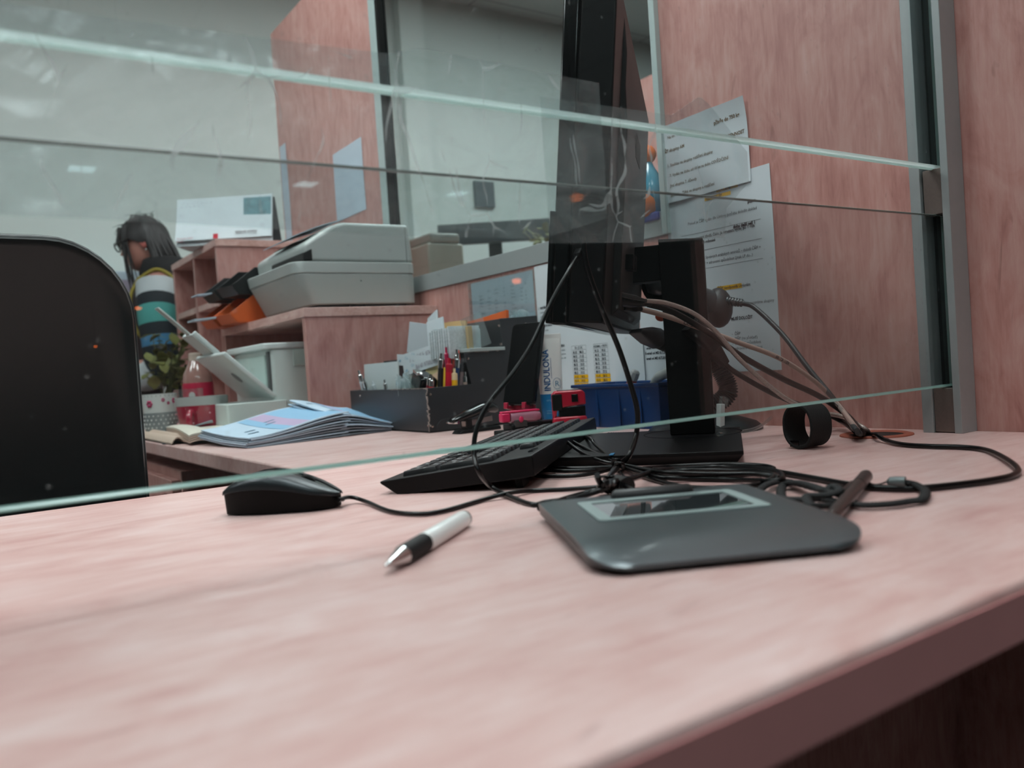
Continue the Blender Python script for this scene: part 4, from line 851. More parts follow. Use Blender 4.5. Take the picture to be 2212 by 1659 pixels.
# ---- things behind the monitor foot
t = thing('stick_pen', 'white stick pen with ribbed black grip lying behind the monitor foot', 'pen', gz(1302, 941, 0), 0); a, b = gz(1298, 941, .005) - V(t.location), gz(1420, 938, .005) - V(t.location); F = frame_to(a, b); L_ = (b - a).length
MB().lathe([(.0008, 0), (.0035, .008), (.0045, .012)] + [(.0045 - .0006 * (k % 2), .012 + k * .0018) for k in range(18)], F, 14).build('grip', blk_matte, t); MB().lathe([(.0045, .045), (.0047, L_)], F, 16).build('barrel', white, t)
t = thing('clear_ruler', 'clear plastic strip lying between keyboard and monitor foot', 'ruler', gz(1262, 940, 0), -8); MB().box((0, 0, .0015), (.055, .022, .003)).build('strip', clear, t)
# ================================================================== desk organizer and what it holds
OX, OY = .736, 1.36
og = thing('desk_organizer', 'worn black cardboard desk organizer in three steps with rivets along its corners', 'organizer', (OX, OY, 0))
blk_card = mat('worn_black_card', (40, 41, 44), .42, var=.22, vscale=30, bump=.2, bscale=250)
worn = mat('worn_white_edge', (150, 138, 132), .8, var=.3, vscale=400)
OD = .352; X1, X2, X3 = .097, .174, .262; H1, H2, H3 = .083, .143, .207; tk = .003
XZY = basis((0, 0, 0), (1, 0, 0), (0, 0, 1), (0, 1, 0))
stp = [(0, 0), (X3, 0), (X3, H3 + .004), (X2 - .004, H3), (X2 + .001, H2 + .004), (X1 - .012, H2), (X1, H1 + .001), (0, H1)]
for y, nm in ((0, 'near_side'), (OD - tk, 'far_side')): MB().prism(stp, y, y + tk, XZY).build(nm, blk_card, og, bev=.0008)
near = [q for q in og.children if q.name.startswith('near_side')][0]
for x, hh, nm in ((0, H1, 'front_wall'), (X1, H2, 'middle_wall'), (X2, H3, 'rear_wall'), (X3 - tk, H3, 'back_wall')): MB().box((x + tk / 2, OD / 2, hh / 2), (tk, OD - .001, hh)).build(nm, blk_card, og, bev=.0008)
MB().box((X3 / 2, OD / 2, .0015), (X3, OD, .003)).build('floor', blk_card, og)
for y in (.12, .24): MB().box((X1 / 2, y, H1 / 2 - .004), (X1 - .004, .002, H1 - .01)).build('divider', blk_card, og)
m = MB()
for i in range(26):
    z = .004 + i * .0031; m.box((-.0004 + rnd.uniform(-.001, .002), -.0004 + rnd.uniform(-.0005, .003), z), (.0035 * rnd.uniform(.3, 1), .004 * rnd.uniform(.2, 1), .0033))
for i in range(40):
    y = rnd.uniform(.004, .15); m.box((.0012, y, H1 - .0006), (.0042, .005 * rnd.random() + .002, .0022 * rnd.uniform(.4, 1)))
for i in range(14): m.box((rnd.uniform(X1, X2), .0012, H2 + .002 + rnd.uniform(-.001, .001)), (.005, .0042, .0016))
m.build('worn_corner', worn, og)
rv = mat('rivet_steel', (176, 160, 152), .25, 1.)
for x, z in ((.006, H1 - .012), (.006, .012), (.036, .016), (.062, .018), (X1 - .004, H2 - .01), (X2 - .006, H3 - .014), (X2 - .004, H2 + .014), (X3 - .03, H3 - .012)):
    MB().lathe([(.0026, 0), (.0024, .0008), (.001, .0014)], frame_to(V((x, 0, z)), V((x, -.002, z))), 12).build('rivet', rv, near)
for y, z in ((.004, H1 - .014), (.005, .014), (.30, H1 - .012)): MB().lathe([(.0026, 0), (.0024, .0008), (.001, .0014)], frame_to(V((0, y, z)), V((-.002, y, z))), 12).build('rivet', rv, og)
m = MB(); m.loft([[V((x, -.0012 + k, z)) for x, z in ((.012, .002), (.085, .002), (.085, .024), (.04, .024), (.024, .022), (.014, .012))] for k in (0, .001)]); m.build('corner_reinforcement', blk_card, og, bev=.0005)
MB().box((X1 + (X2 - X1) * .5 - .0, .045, H2 + .0055), (X2 - X1 + .004, .10, .007)).build('acrylic_ledge', mat('milky_acrylic', (160, 170, 168), .25), og, bev=.001)
def in_org(x, y, z): return V((OX + x, OY + y, z))
# pens: local position (x,y), lean direction, tip height, colours
PEN = {}
def lathe_pen(name, label, x, y, zt, lean, az, barrel, cap, ln=.14, r=.0048, grp='pens in the organizer tray', clip=True, metal=0):
    z0 = zt - ln * cos(rad(lean)); base = in_org(x - ln * sin(rad(lean)) * cos(rad(az)), y - ln * sin(rad(lean)) * sin(rad(az)), max(z0, .0035))
    t = thing(name, label, 'pen', base, group=grp); d = in_org(x, y, zt) - base; F = frame_to(V((0, 0, 0)), d); L = d.length
    bm_ = mat('pen_' + '_'.join(map(str, barrel)), barrel, .3, coat=.2); cm_ = chrome if cap == 'c' else mat('pen_' + '_'.join(map(str, cap)), cap, .3)
    MB().lathe([(.001, 0), (r * .8, .012), (r, .03), (r, L * .80)], F, 14).build('barrel', bm_, t); pb_ = [q for q in t.children][0]
    MB().lathe([(r * 1.02, L * .80), (r * 1.02, L * .91), (r * .55, L * .925), (r * .5, L)], F, 14).build('clicker', cm_, t)
    if clip: MB().box((r * 1.3, 0, L * .78), (.0014, .003, L * .26), F).build('clip', cm_, pb_)
    return t
lathe_pen('ballpoint_pen', 'white pen with orange band at the far left of the organizer tray', .013, .328, .126, 9, 165, (208, 212, 214), 'c')
lathe_pen('ballpoint_pen', 'clear grey pen second from the left in the organizer tray', .013, .305, .108, 8, 160, (170, 180, 186), 'c')
lathe_pen('ballpoint_pen', 'white pen third from the left in the organizer tray', .014, .265, .101, 10, 150, (196, 204, 204), (176, 184, 186))
lathe_pen('ballpoint_pen', 'white pen with a bright silver button below the white card', .014, .205, .103, 4, 150, (190, 198, 200), 'c', r=.0042)
lathe_pen('felt_pen', 'tall magenta felt pen rising behind the black pens', .072, .045, .158, 2, 60, (168, 12, 66), (168, 12, 66), ln=.15, r=.0042, clip=False)
lathe_pen('ballpoint_pen', 'black pen with copper button left of the black click pen', .055, .038, .140, 5, -20, (26, 24, 26), (150, 96, 76))
lathe_pen('ballpoint_pen', 'thick black click pen with silver button', .048, .022, .146, 6, -30, (20, 20, 22), 'c', r=.0056)
lathe_pen('marker_pen', 'crimson marker in the middle of the pens', .060, .014, .136, 5, -20, (186, 12, 44), (160, 10, 40), r=.0068, clip=False)
lathe_pen('ballpoint_pen', 'dark pen with chrome button behind the crimson marker', .080, .018, .152, 2, 10, (30, 42, 50), 'c')
lathe_pen('ballpoint_pen', 'navy blue pen with wide silver collar at the right', .076, .008, .144, 9, -10, (10, 44, 84), 'c', r=.0060)
lathe_pen('ballpoint_pen', 'smoky clear pen leaning right behind the navy pen', .088, .014, .134, 8, 10, (126, 108, 108), (60, 60, 64))
lathe_pen('ballpoint_pen', 'short silver pen at the right end of the tray', .088, .006, .108, 6, 10, (150, 132, 122), 'c', ln=.1, r=.0042)
lathe_pen('ballpoint_pen', 'chrome pen tipped low at the front of the tray', .026, .030, .108, 8, -40, (120, 30, 46), 'c', ln=.11, r=.0062)
lathe_pen('ballpoint_pen', 'small red and chrome pen at the front edge of the tray', .022, .018, .105, 5, -40, (206, 30, 30), 'c', ln=.11)
lathe_pen('marker_pen', 'yellow highlighter between crimson marker and navy pen', .066, .008, .116, 3, 0, (222, 168, 24), (214, 190, 150), ln=.11, r=.006, clip=False)
# cards, notes and lumps
def card(name, label, cat, c, d, rz=0, ry=0, rx=0, m=paper, grp=None, bev=.0003):
    o = MB().box((0, 0, d[2] / 2), d).build(name, m, bev=bev); o.location = c; o.rotation_euler = (rad(rx), rad(ry), rad(rz)); return tag(o, label, cat, grp)
card('note_card', 'large blank white card standing at the left end of the organizer', 'card', in_org(.026, .252, .006), (.0022, .165, .132), 0, 2, m=mat('pale_card', (184, 192, 190), .6))
card('sticky_note', 'beige sticky note leaning on the middle wall', 'note', in_org(.086, .145, .072), (.0012, .05, .058), 6, 8, 7, m=mat('beige_note', (208, 190, 140), .7))
card('sticky_note', 'tan folded paper behind the black sharpener', 'note', in_org(.072, .085, .06), (.004, .08, .055), -8, 10, -12, m=mat('tan_note', (204, 170, 142), .7))
card('paper_slip', 'orange red paper slip between the pens', 'note', in_org(.086, .025, .072), (.0012, .03, .078), 0, 4, -14, m=mat('vermilion_slip', (206, 74, 52), .6))
card('paper_slip', 'small yellow slip beside the black sharpener', 'note', in_org(.066, .062, .07), (.003, .03, .048), 0, 6, 20, m=mat('yellow_slip', (224, 178, 40), .6))
o = MB(); 
for k in range(5): o.sheet(5, 5, lambda u, v, k=k: V(((u - .5) * .05 + .004 * sin(v * 9 + k), k * .007 + .006 * sin(u * 7 + k * 2), v * (.035 + .008 * (k % 3)) + .004 * cos(u * 5))), .0003, V((0, 1, 0)))
o = o.build('crumpled_wrappers', glass_mat('crinkled_plastic', (.8, .84, .85), dust=.3, film=True, gl=.12)); o.location = in_org(.04, .13, .065); o.rotation_euler = (0, 0, rad(70)); tag(o, 'crumpled clear plastic wrappers in the left compartment', 'wrapper')
shp = thing('pencil_sharpener', 'glossy black rounded sharpener box lying on the tray contents', 'sharpener', in_org(.036, .085, .074), 80)
MB().box((0, 0, .020), (.062, .036, .032), RY(-16) @ RX(8)).build('case', blk_gloss, shp, bev=.008, seg=4); MB().box((-.01, .014, .044), (.026, .012, .006), RY(-16)).build('slot', chrome, shp, bev=.001)
card('folded_leaflet', 'folded white leaflet corner beside the wrappers', 'leaflet', in_org(.03, .155, .062), (.002, .032, .045), 12, 0, 28, m=mat('dim_paper', (176, 182, 180), .7))
# letters in the middle step
for k in range(13):
    card('file_card', 'row of white barcode cards standing in the organizer, seen on edge', 'card', in_org(.112 + (k % 3) * .001, .118 - k * .0066, .135 + .001 * (k % 4)), (.07, .0042, .056 + .002 * (k % 3)), 2 - k * .3, 0, 0, m=mat('barcode_card', (190, 198, 200), .6, var=.35, vscale=260), grp='cards filed in the middle step')
card('booklet', 'light grey booklet tipped left above the tray, stripes on its cover', 'booklet', in_org(.106, .215, .15), (.004, .09, .066), 10, 4, 10, m=mat('grey_booklet', (176, 182, 186), .5))
card('booklet', 'white folded booklet rising highest among the letters', 'booklet', in_org(.125, .185, .15), (.003, .075, .085), -14, 3, -10, m=paper)
card('booklet', 'white barcode booklet leaning on the card row', 'booklet', in_org(.112, .150, .148), (.004, .06, .072), 4, 3, -6, m=paper)
t = MB()
for k in range(7): t.box((-.0008, .012 - k * .006 + .02, .012), (.0006, .0022, .018 - k * .001), RX(-8))
o = t.build('stripe_print', ink); o.parent = [q for q in COL.objects if q.name == 'booklet'][0]
for k, (yy, zz, rx, txt) in enumerate(((.190, .150, -6, '10.45 Fr  8/740520'), (.215, .138, 4, '1/  Jar  c.14'), (.180, .128, -7, 'Boh 60  9/7505210'))):
    t = thing('paper_ticket', ('upper paper ticket with blue print under the booklets', 'middle paper ticket with blue print, longest to the left', 'lowest paper ticket with handwriting above the tray')[k], 'ticket', in_org(.094 - .004 * k, yy, zz), group='handwritten tickets')
    Bm = RX(rx) @ basis((0, 0, 0), (0, -1, 0), (0, 0, 1), (-1, 0, 0))
    MB().box((0, 0, 0), (.155, .024, .0004), Bm).build('slip', paper, t)
    f = lambda p, Bm=Bm: Bm @ V((p.x, p.y, .0006))
    MB().text(txt, .0135, f, -.02, -.006, sx=.8).build('handwriting', mat('violet_ink', (136, 118, 132), .8), t, smooth=0); MB().text('c.d:', .008, f, -.07, -.004, bold=.0003).text('C1a', .0085, f, -.04, .002).build('blue_print', mat('blue_ink', (84, 150, 186), .8), t, smooth=0)
man = mat('manila', (208, 170, 118), .6); orn = mat('orange_envelope', (214, 96, 34), .5)
o = MB().sheet(6, 8, lambda u, v: V((.004 * sin(v * 3) + (u - .5) * .006, (v - .5) * .20, u * .09 + .003 * sin(v * 4))), .004, V((1, 0, 0))).build('envelope', man); o.location = in_org(.152, .20, .122); o.rotation_euler = (0, rad(2), 0); tag(o, 'thick manila envelope standing behind the white cards', 'envelope')
card('paper_band', 'yellow paper band folded down over the cards', 'band', in_org(.118, .030, .146), (.010, .009, .050), 0, 0, -2, m=mat('yellow_band', (200, 166, 110), .6))
o = MB().sheet(6, 8, lambda u, v: V((.006 * sin(v * 2.4), (v - .5) * .20, u * .07 + .010 * (1 - v))), .006, V((1, 0, 0))).build('envelope', orn); o.location = in_org(.205, .108, .144); o.rotation_euler = (0, rad(2), rad(-5)); tag(o, 'bright orange envelope sticking out above the rear step', 'envelope')
o = MB().sheet(6, 6, lambda u, v: V((.003 * sin(v * 5), (v - .5) * .16, u * .062)), .006, V((1, 0, 0))).build('letter_stack', paper); o.location = in_org(.190, .11, .146); tag(o, 'stack of white letters leaning behind the orange envelope', 'letters')
o = MB()
for k in range(4): o.sheet(4, 4, lambda u, v, k=k: V(((u - .5) * .03 + .004 * sin(v * 8 + k), k * .008 + .005 * sin(u * 6 + k), v * .035 + .006 * sin(u * 4 + k))), .0003, V((0, 1, 0)))
o = o.build('plastic_bag', glass_mat('pale_blue_plastic', (.72, .84, .88), dust=.4, film=True, gl=.12)); o.location = in_org(.235, .015, .185); tag(o, 'crumpled pale blue plastic bag at the rear corner of the organizer', 'bag')
o = MB().box((0, 0, .033), (.05, .0022, .066), RX(0)).build('acrylic_divider', clear); o.location = in_org(.138, .022, H2 + .01); o.rotation_euler = (0, rad(-18), 0); tag(o, 'clear acrylic divider leaning by the card row', 'divider')

# ================================================================== printer cabinet, shelf and printer
def lam_box(mb, x0, x1, y0, y1, z0, z1): return mb.box(((x0 + x1) / 2, (y0 + y1) / 2, (z0 + z1) / 2), (x1 - x0, y1 - y0, z1 - z0))
def cab(name, label, x0, x1, y0, y1, h, cols, shelves, tt=.02):
    t = thing(name, label, 'shelf', (x0, y0, 0)); X, Y = x1 - x0, y1 - y0
    lam_box(MB(), 0, X, -.004, Y + .002, h - tt, h).build('top', edge_l, t, bev=.001)
    for k, yy in enumerate((0, Y - .018)): lam_box(MB(), .003, X, yy, yy + .018, .0, h - tt).build('side_panel', lam_z, t, bev=.0008)
    lam_box(MB(), X - .006, X, .018, Y - .018, 0, h - tt).build('back_panel', lam_z, t)
    if cols > 1: lam_box(MB(), .004, X - .006, .018, Y - .018, 0, .016).build('bottom', lam_y, t)
    for c in range(1, cols): lam_box(MB(), .005, X - .006, Y * c / cols - .009, Y * c / cols + .009, .016, h - tt).build('divider', lam_z, t)
    for s_ in range(1, shelves + 1):
        for c in range(cols): lam_box(MB(), .006, X - .006, max(.018, Y * c / cols + .009), min(Y - .018, Y * (c + 1) / cols - .009), h * s_ / (shelves + 1) - .009, h * s_ / (shelves + 1) + .009).build('shelf', lam_y, t)
    return t
edge_l = lam_y
cab('printer_cabinet', 'low pink laminate cabinet with an open front under the big printer', .669, W - .002, 1.782, 2.428, .272, 1, 0)
cab('pigeonhole_shelf', 'tall pink laminate pigeonhole shelf under the desk calendar', .669, W - .002, 2.434, 2.98, .530, 2, 2)
pg = mat('printer_grey', (158, 163, 160), .42); pg2 = mat('printer_grey_light', (172, 178, 175), .4)
pr = thing('laser_printer', 'large grey laser printer with a sloping top on the low cabinet', 'printer', (.700, 1.83, .272))
PX, PY = .286, .36
rrp = lambda x0, x1, y0, y1, r: rr(x0, x1, y0, y1, r)
m = MB(); m.loft([[V((x, y, z)) for x, y in rrp(a, PX, 0, PY, .03)] for z, a in ((.012, .012), (.060, -.012), (.083, -.024))]); m.build('lower_body', pg, pr, bev=.002)
m = MB(); m.loft([[V((x, y, z)) for x, y in rrp(a, PX + .001, -.001, PY + .001, .03)] for z, a in ((.084, -.0255), (.108, -.030), (.110, -.028))]); m.build('middle_band', pg2, pr, bev=.002)
m = MB(); prf = [(.006, .110), (.002, .150), (.02, .162), (.075, .196), (.105, .2045), (PX - .012, .2045), (PX - .004, .110)]
m.loft([[V((x + (0 if not i else 0), y, z)) for x, z in prf] for i, y in ((0, .006), (1, PY - .006))]); m.build('upper_body', pg2, pr, bev=.009, seg=4)
m = MB(); m.loft([[V((x, y, z)) for x, z in ((-.002, .113), (.020, .113), (.020, .140), (-.002, .130))] for y in (.002, PY * .62)]); m.build('output_slot', mat('slot_black', (10, 12, 12), .6), pr, bev=.002)
for x0, x1 in ((.03, .11), (.15, .26)): MB().box(((x0 + x1) / 2, .05, .006), (x1 - x0, .06, .012)).build('foot', mat('dark_foot', (60, 62, 62), .6), pr)
MB().box((PX - .0235, .0052, .155), (.0006, .0012, .085)).build('panel_seam', mat('seam_dark', (96, 100, 100), .7), pr); MB().box((.135, .0052, .1135), (.24, .0012, .0007)).build('panel_seam', mat('seam_dark', (96, 100, 100), .7), pr)
MB().lathe([(.0017, 0), (.0012, .0006)], frame_to(V((.135, 0, .066)), V((.135, -.001, .066))), 10).build('screw_hole', mat('slot_black', (10, 12, 12), .6), pr)
m = MB(); m.sheet(6, 4, lambda u, v: V((.012 + u * .105, .05 + v * .20, .1665 + u * .046 + .0015 * sin(v * 4))), .0008); m.build('paper_stop', pg2, pr)
o = MB().sheet(6, 4, lambda u, v: V((-.004 + u * .13, .03 + v * .20, .172 + u * .046 + .004 * sin(u * 3))), .0016).build('paper_stack', paper_b); o.location = (.700, 1.87, .272 + .004); tag(o, 'printed sheets lying on the sloping printer top', 'papers')
# stackable bins by the printer
obm = mat('orange_plastic', (206, 92, 40), .42); kbm = mat('black_bin_plastic', (20, 22, 23), .45)
def openbin(name, label, loc, rz, m, sx=.115, sy=.10, sz=.072, grp=None):
    """stacking bin: high back, sloping sides, low lip at the open front (-x)."""
    t = thing(name, label, 'bin', loc, rz, grp); th = .0025
    MB().box((0, 0, th / 2), (sx, sy, th)).build('floor', m, t)
    for y in (-sy / 2 + th / 2, sy / 2 - th / 2):
        MB().prism([(-sx / 2, 0), (sx / 2, 0), (sx / 2, sz), (-sx * .08, sz), (-sx * .5 - .018, sz * .33), (-sx * .5 - .012, sz * .2)], y - th / 2, y + th / 2, basis((0, 0, 0), (1, 0, 0), (0, 0, 1), (0, 1, 0))).build('side', m, t, bev=.0008)
    MB().box((sx / 2 - th / 2, 0, sz / 2), (th, sy, sz)).build('back', m, t); MB().prism([(-sx / 2, 0), (-sx / 2 - .018, sz * .33), (-sx / 2 - .014, sz * .34), (-sx / 2 + .004, 0)], -sy / 2, sy / 2, basis((0, 0, 0), (1, 0, 0), (0, 0, 1), (0, 1, 0))).build('front_lip', m, t, bev=.0008)
    return t
openbin('stacking_bin', 'orange stacking bin, nearer of the two next to the printer', (.690, 2.235, .272), 8, obm, grp='orange stacking bins')
openbin('stacking_bin', 'orange stacking bin, farther of the two with blue papers in it', (.685, 2.368, .272), 4, obm, grp='orange stacking bins')
openbin('stacking_bin', 'black stacking bin on top of the nearer orange bin', (.700, 2.235, .3445), 8, kbm, grp='black stacking bins')
openbin('stacking_bin', 'black stacking bin on top of the farther orange bin', (.695, 2.368, .3445), 4, kbm, grp='black stacking bins')
o = MB().sheet(6, 3, lambda u, v: V((-.13 + u * .16, (v - .5) * .075, .030 + .012 * u * u - .012 * (1 - u))), .004).build('leaflet_stack', paper_b); o.location = (.685, 2.30, .272); tag(o, 'thin stack of bluish leaflets jutting from the orange bins', 'leaflets')
o = MB().sheet(6, 3, lambda u, v: V((-.11 + u * .14, (v - .5) * .07, .010 + .014 * u)), .003).build('leaflet_stack', paper_b); o.location = (.695, 2.368, .3445 + .008); tag(o, 'bluish leaflets lying in the farther black bin', 'leaflets')
# desk calendar on the shelf
ca = thing('desk_calendar', 'white tent calendar with a small photo and a red square on the tall shelf', 'calendar', (.745, 2.555, .530), -34)
cw, chh = .285, .150; lean = 14
CF = RX(-lean) @ basis((0, 0, 0), (1, 0, 0), (0, 0, 1), (0, -1, 0))
CF = M4.Translation((0, -.045, .001)) @ CF
MB().box((0, chh / 2, -.0015), (cw, chh, .002), CF).build('page_block', paper, ca); cpage = [q for q in ca.children][0]
MB().sheet(8, 8, lambda u, v: CF @ V(((u - .5) * cw, .012 + v * (chh - .012), .0012 + .012 * (1 - v) ** 2 * (1 - u * .3))), .0003, V((0, -1, 0))).build('top_page', paper, ca)
m = MB(); m.prism([(-.045, 0), (.045, 0), (-.0075 + .004, chh), (-.0075 - .001, chh)], cw / 2 - .001, cw / 2, basis((0, 0, 0), (0, 1, 0), (0, 0, 1), (1, 0, 0))); m.bm.free()
MB().box((0, chh / 2, -.0035), (cw, chh, .0016), M4.Translation((0, .062, 0)) @ RX(lean + 6) @ basis((0, 0, 0), (1, 0, 0), (0, 0, 1), (0, -1, 0))).build('back_board', mat('dark_grey_board', (70, 72, 74), .7), ca)
MB().box((0, .012, -.0), (cw, .105, .002), M4.Translation((0, 0, .002))).build('base_board', paper, ca)
photo = mat('calendar_photo', (86, 128, 136), .6, var=.6, vscale=60)
MB().box((.098, .112, .0030), (.082, .058, .0004), CF).build('photo', photo, cpage)
MB().box((-.022, .020, .0138), (.014, .015, .0006), CF).build('red_square', mat('red_square', (190, 30, 50), .6), ca)
f = lambda p: CF @ V((p.x, p.y, .0142))
MB().text('Prosinec 2023', .008, f, -.135, .016).text('Bc. Info', .006, f, -.135, .008).build('red_text', mat('crimson_ink', (176, 40, 72), .7), ca, smooth=0)
f = lambda p: CF @ V((p.x, p.y, .0135)); MB().text('tiskové noviny', .011, f, .036, .026, bold=.0004).build('grey_text', mat('mid_grey_ink', (120, 112, 112), .7), ca, smooth=0)
f = lambda p: CF @ V((p.x, p.y, .0030)); m = MB()
for k in range(7): m.text('■', .003, f, -.125 + k * .014, .132)
m.text('Po    Út    St    Čt    Pá', .006, f, -.13, .122); m.build('header_text', mat('mid_grey_ink', (120, 112, 112), .7), cpage, smooth=0)

# ================================================================== white document scanner inside the cabinet
wsc = mat('scanner_white', (200, 210, 206), .35); wsc2 = mat('scanner_white_inner', (186, 204, 198), .4)
sw = thing('document_scanner', 'white document scanner standing in the open cabinet with its tray folded out', 'scanner', (.638, 1.93, 0))
m = MB(); m.prism(rr(0, .24, 0, .30, .012), .0, .190); m.build('body', wsc, sw, bev=.003)
m = MB(); m.prism(rr(-.018, .25, -.004, .305, .014), .190, .2045); m.build('lid', white, sw, bev=.003)
MB().box((-.0015, .155, .135), (.004, .24, .085)).build('front_recess', wsc2, sw, bev=.001)
MB().box((-.002, .012, .135), (.006, .014, .10)).build('roller_track', mat('grey_track', (84, 88, 88), .5), sw, bev=.001)
MB().box((.075, -.001, .168), (.042, .003, .038)).build('label_plate', wsc2, sw, bev=.0008)
m = MB(); m.prism(rr(-.112, .03, -.01, .20, .006), 0, .070); m.build('tray_base', wsc, sw, bev=.002)
MB().box((-.05, -.0106, .006), (.05, .0015, .006)).build('base_vent', mat('dark_vent', (50, 52, 52), .6), sw)
FA = M4.Translation((0, 0, .078)) @ RY(44)      # tray plane: local -x runs up and outwards
m = MB(); m.box((-.075, .12, .004), (.155, .245, .010), FA); ptr = m.build('paper_tray', white, sw, bev=.003)
MB().lathe([(.017, 0), (.0165, .0006), (.014, .0006)], FA @ T(-.075, .09, -.0016) @ RX(180) , 24).build('oval_emblem', mat('emblem_grey2', (120, 126, 128), .4), ptr)
m = MB(); m.box((-.18, .145, .012), (.075, .10, .006), FA); m.box((-.18, .10, .016), (.075, .010, .012), FA); m.box((-.18, .19, .016), (.075, .010, .012), FA); tex = m.build('tray_extension', white, sw, bev=.002)
MB().box((-.245, .135, .013), (.13, .034, .003), FA).build('extension_arm', white, tex, bev=.001)

# ================================================================== mugs, bottle, box
def mug(name, label, x, y, prof, mats, hdl, rz, extra=None):
    t = thing(name, label, 'mug', (x, y, 0), rz)
    H = prof[-1][1]; inn = [(r - .0035, z) for r, z in reversed(prof)]; inn[-1] = (prof[0][0] - .004, .005)
    m = MB(); m.lathe(prof + inn, I4, 36); m.build('body', mats[0], t, smooth=50)
    hx, hz0, hz1, rr_ = hdl; m = MB(); m.tube([V((hx - .004, 0, hz1)), V((hx + .018, 0, hz1 + .004)), V((hx + .028, 0, (hz0 + hz1) / 2 + .006)), V((hx + .02, 0, hz0 + .002)), V((hx - .006, 0, hz0 - .006))], rr_, 10, 8); m.build('handle', mats[1], t, smooth=60)
    return t
porc = mat('white_porcelain', (208, 210, 206), .2, coat=.4); redg = mat('crimson_glaze', (150, 34, 56), .18, coat=.5); dots = mat('grey_glaze', (136, 142, 142), .25)
t = mug('floral_mug', 'white mug with pink flowers and grey dotted lower half, spoon inside', .438, 2.18, [(.030, 0), (.036, .004), (.0385, .05), (.0415, .103)], (porc, porc), (.040, .030, .080, .0052), 152)
m = MB(); m.lathe([(.0366, .006), (.0392, .052), (.0397, .058)], I4, 36, cap=False); m.build('grey_band', dots, t, smooth=50)
m = MB()
for r_ in range(5):
    for k in range(22): a = 2 * pi * (k + .5 * (r_ % 2)) / 22; rad_ = .0378 + r_ * .0005; m.ball((rad_ * cos(a), rad_ * sin(a), .012 + r_ * .0095), (.0018, .0018, .0022), I4, 6, 4)
m.build('white_dots', porc, t)
pkf = mat('flower_pink', (166, 36, 88), .4)
m = MB()
for a0, z0, s_ in ((72, .080, 1.0), (118, .088, .55), (135, .080, .45), (158, .085, .75)):
    for k in range(6): q = 2 * pi * k / 6; a = rad(a0) + s_ * .10 * cos(q) * 1.2; m.ball((.0405 * cos(a), .0405 * sin(a), z0 + s_ * .0058 * sin(q)), (.0035 * s_, .0035 * s_, .0035 * s_), I4, 8, 5)
m.build('flower_print', pkf, t)
m = MB()
for k in range(26): a = 2 * pi * k / 26; m.ball((.0412 * cos(a), .0412 * sin(a), .0985), (.001, .001, .0016), I4, 6, 4)
m.build('rim_dots', mat('leaf_grey', (88, 98, 98), .4), t)
s_ = thing('teaspoon', 'steel teaspoon standing in the floral mug', 'spoon', (.438, 2.18, .008)); m = MB(); m.tube([V((-.012, .006, 0)), V((.004, 0, .06)), V((.014, -.004, .112))], lambda q: .0022 + .0022 * (q > .9), 8); m.build('handle', chrome, s_, smooth=60); MB().ball((-.013, .006, .004), (.009, .006, .004)).build('bowl', chrome, s_)
t = mug('red_mug', 'wide crimson mug with a grey rim in front of the syrup bottle', .510, 2.07, [(.036, 0), (.046, .004), (.054, .02), (.0585, .06), (.0595, .070)], (redg, redg), (.055, .012, .052, .0075), -125)
m = MB(); m.lathe([(.0596, .0705), (.0604, .090), (.0580, .0905), (.0565, .072)], I4, 36, cap=False); m.build('rim', mat('grey_rim_glaze', (168, 170, 168), .25), t, smooth=50)
m = MB()
for k in range(14): a = 2 * pi * k / 14 + .2 * (k % 2); m.ball((.0585 * cos(a), .0585 * sin(a), .030 + .022 * (k % 2)), (.0022, .0022, .0022), I4, 6, 4)
m.build('pale_dots', mat('pale_dots', (206, 150, 160), .3), t)
t = thing('syrup_bottle', 'bottle of red syrup with a crimson label behind the red mug', 'bottle', (.585, 2.40, 0))
MB().lathe([(.036, 0), (.040, .004), (.040, .125), (.036, .150), (.022, .178), (.018, .190)], I4, 28).build('body', mat('brownish_bottle', (150, 112, 104), .12, coat=.6), t)
MB().lathe([(.0404, .045), (.0404, .125)], I4, 28, cap=False).build('label', mat('crimson_label', (176, 26, 62), .5), t); MB().lathe([(.0195, .186), (.0195, .205), (.017, .207)], I4, 20).build('cap', mat('beige_cap', (196, 178, 164), .5), t)
m = MB(); m.lathe([(.009, 0), (.009, .0006)], frame_to(V((-.0402 * cos(.9), -.0402 * sin(.9), .092)), V((-.042 * cos(.9), -.042 * sin(.9), .092))), 18); m.build('seal', porc, t)
t = thing('clear_box', 'clear acrylic box standing between the red mug and the syrup bottle', 'box', (.53, 2.28, 0)); m = MB(); m.box((0, 0, .055), (.06, .06, .11)); m.build('walls', clear, t)

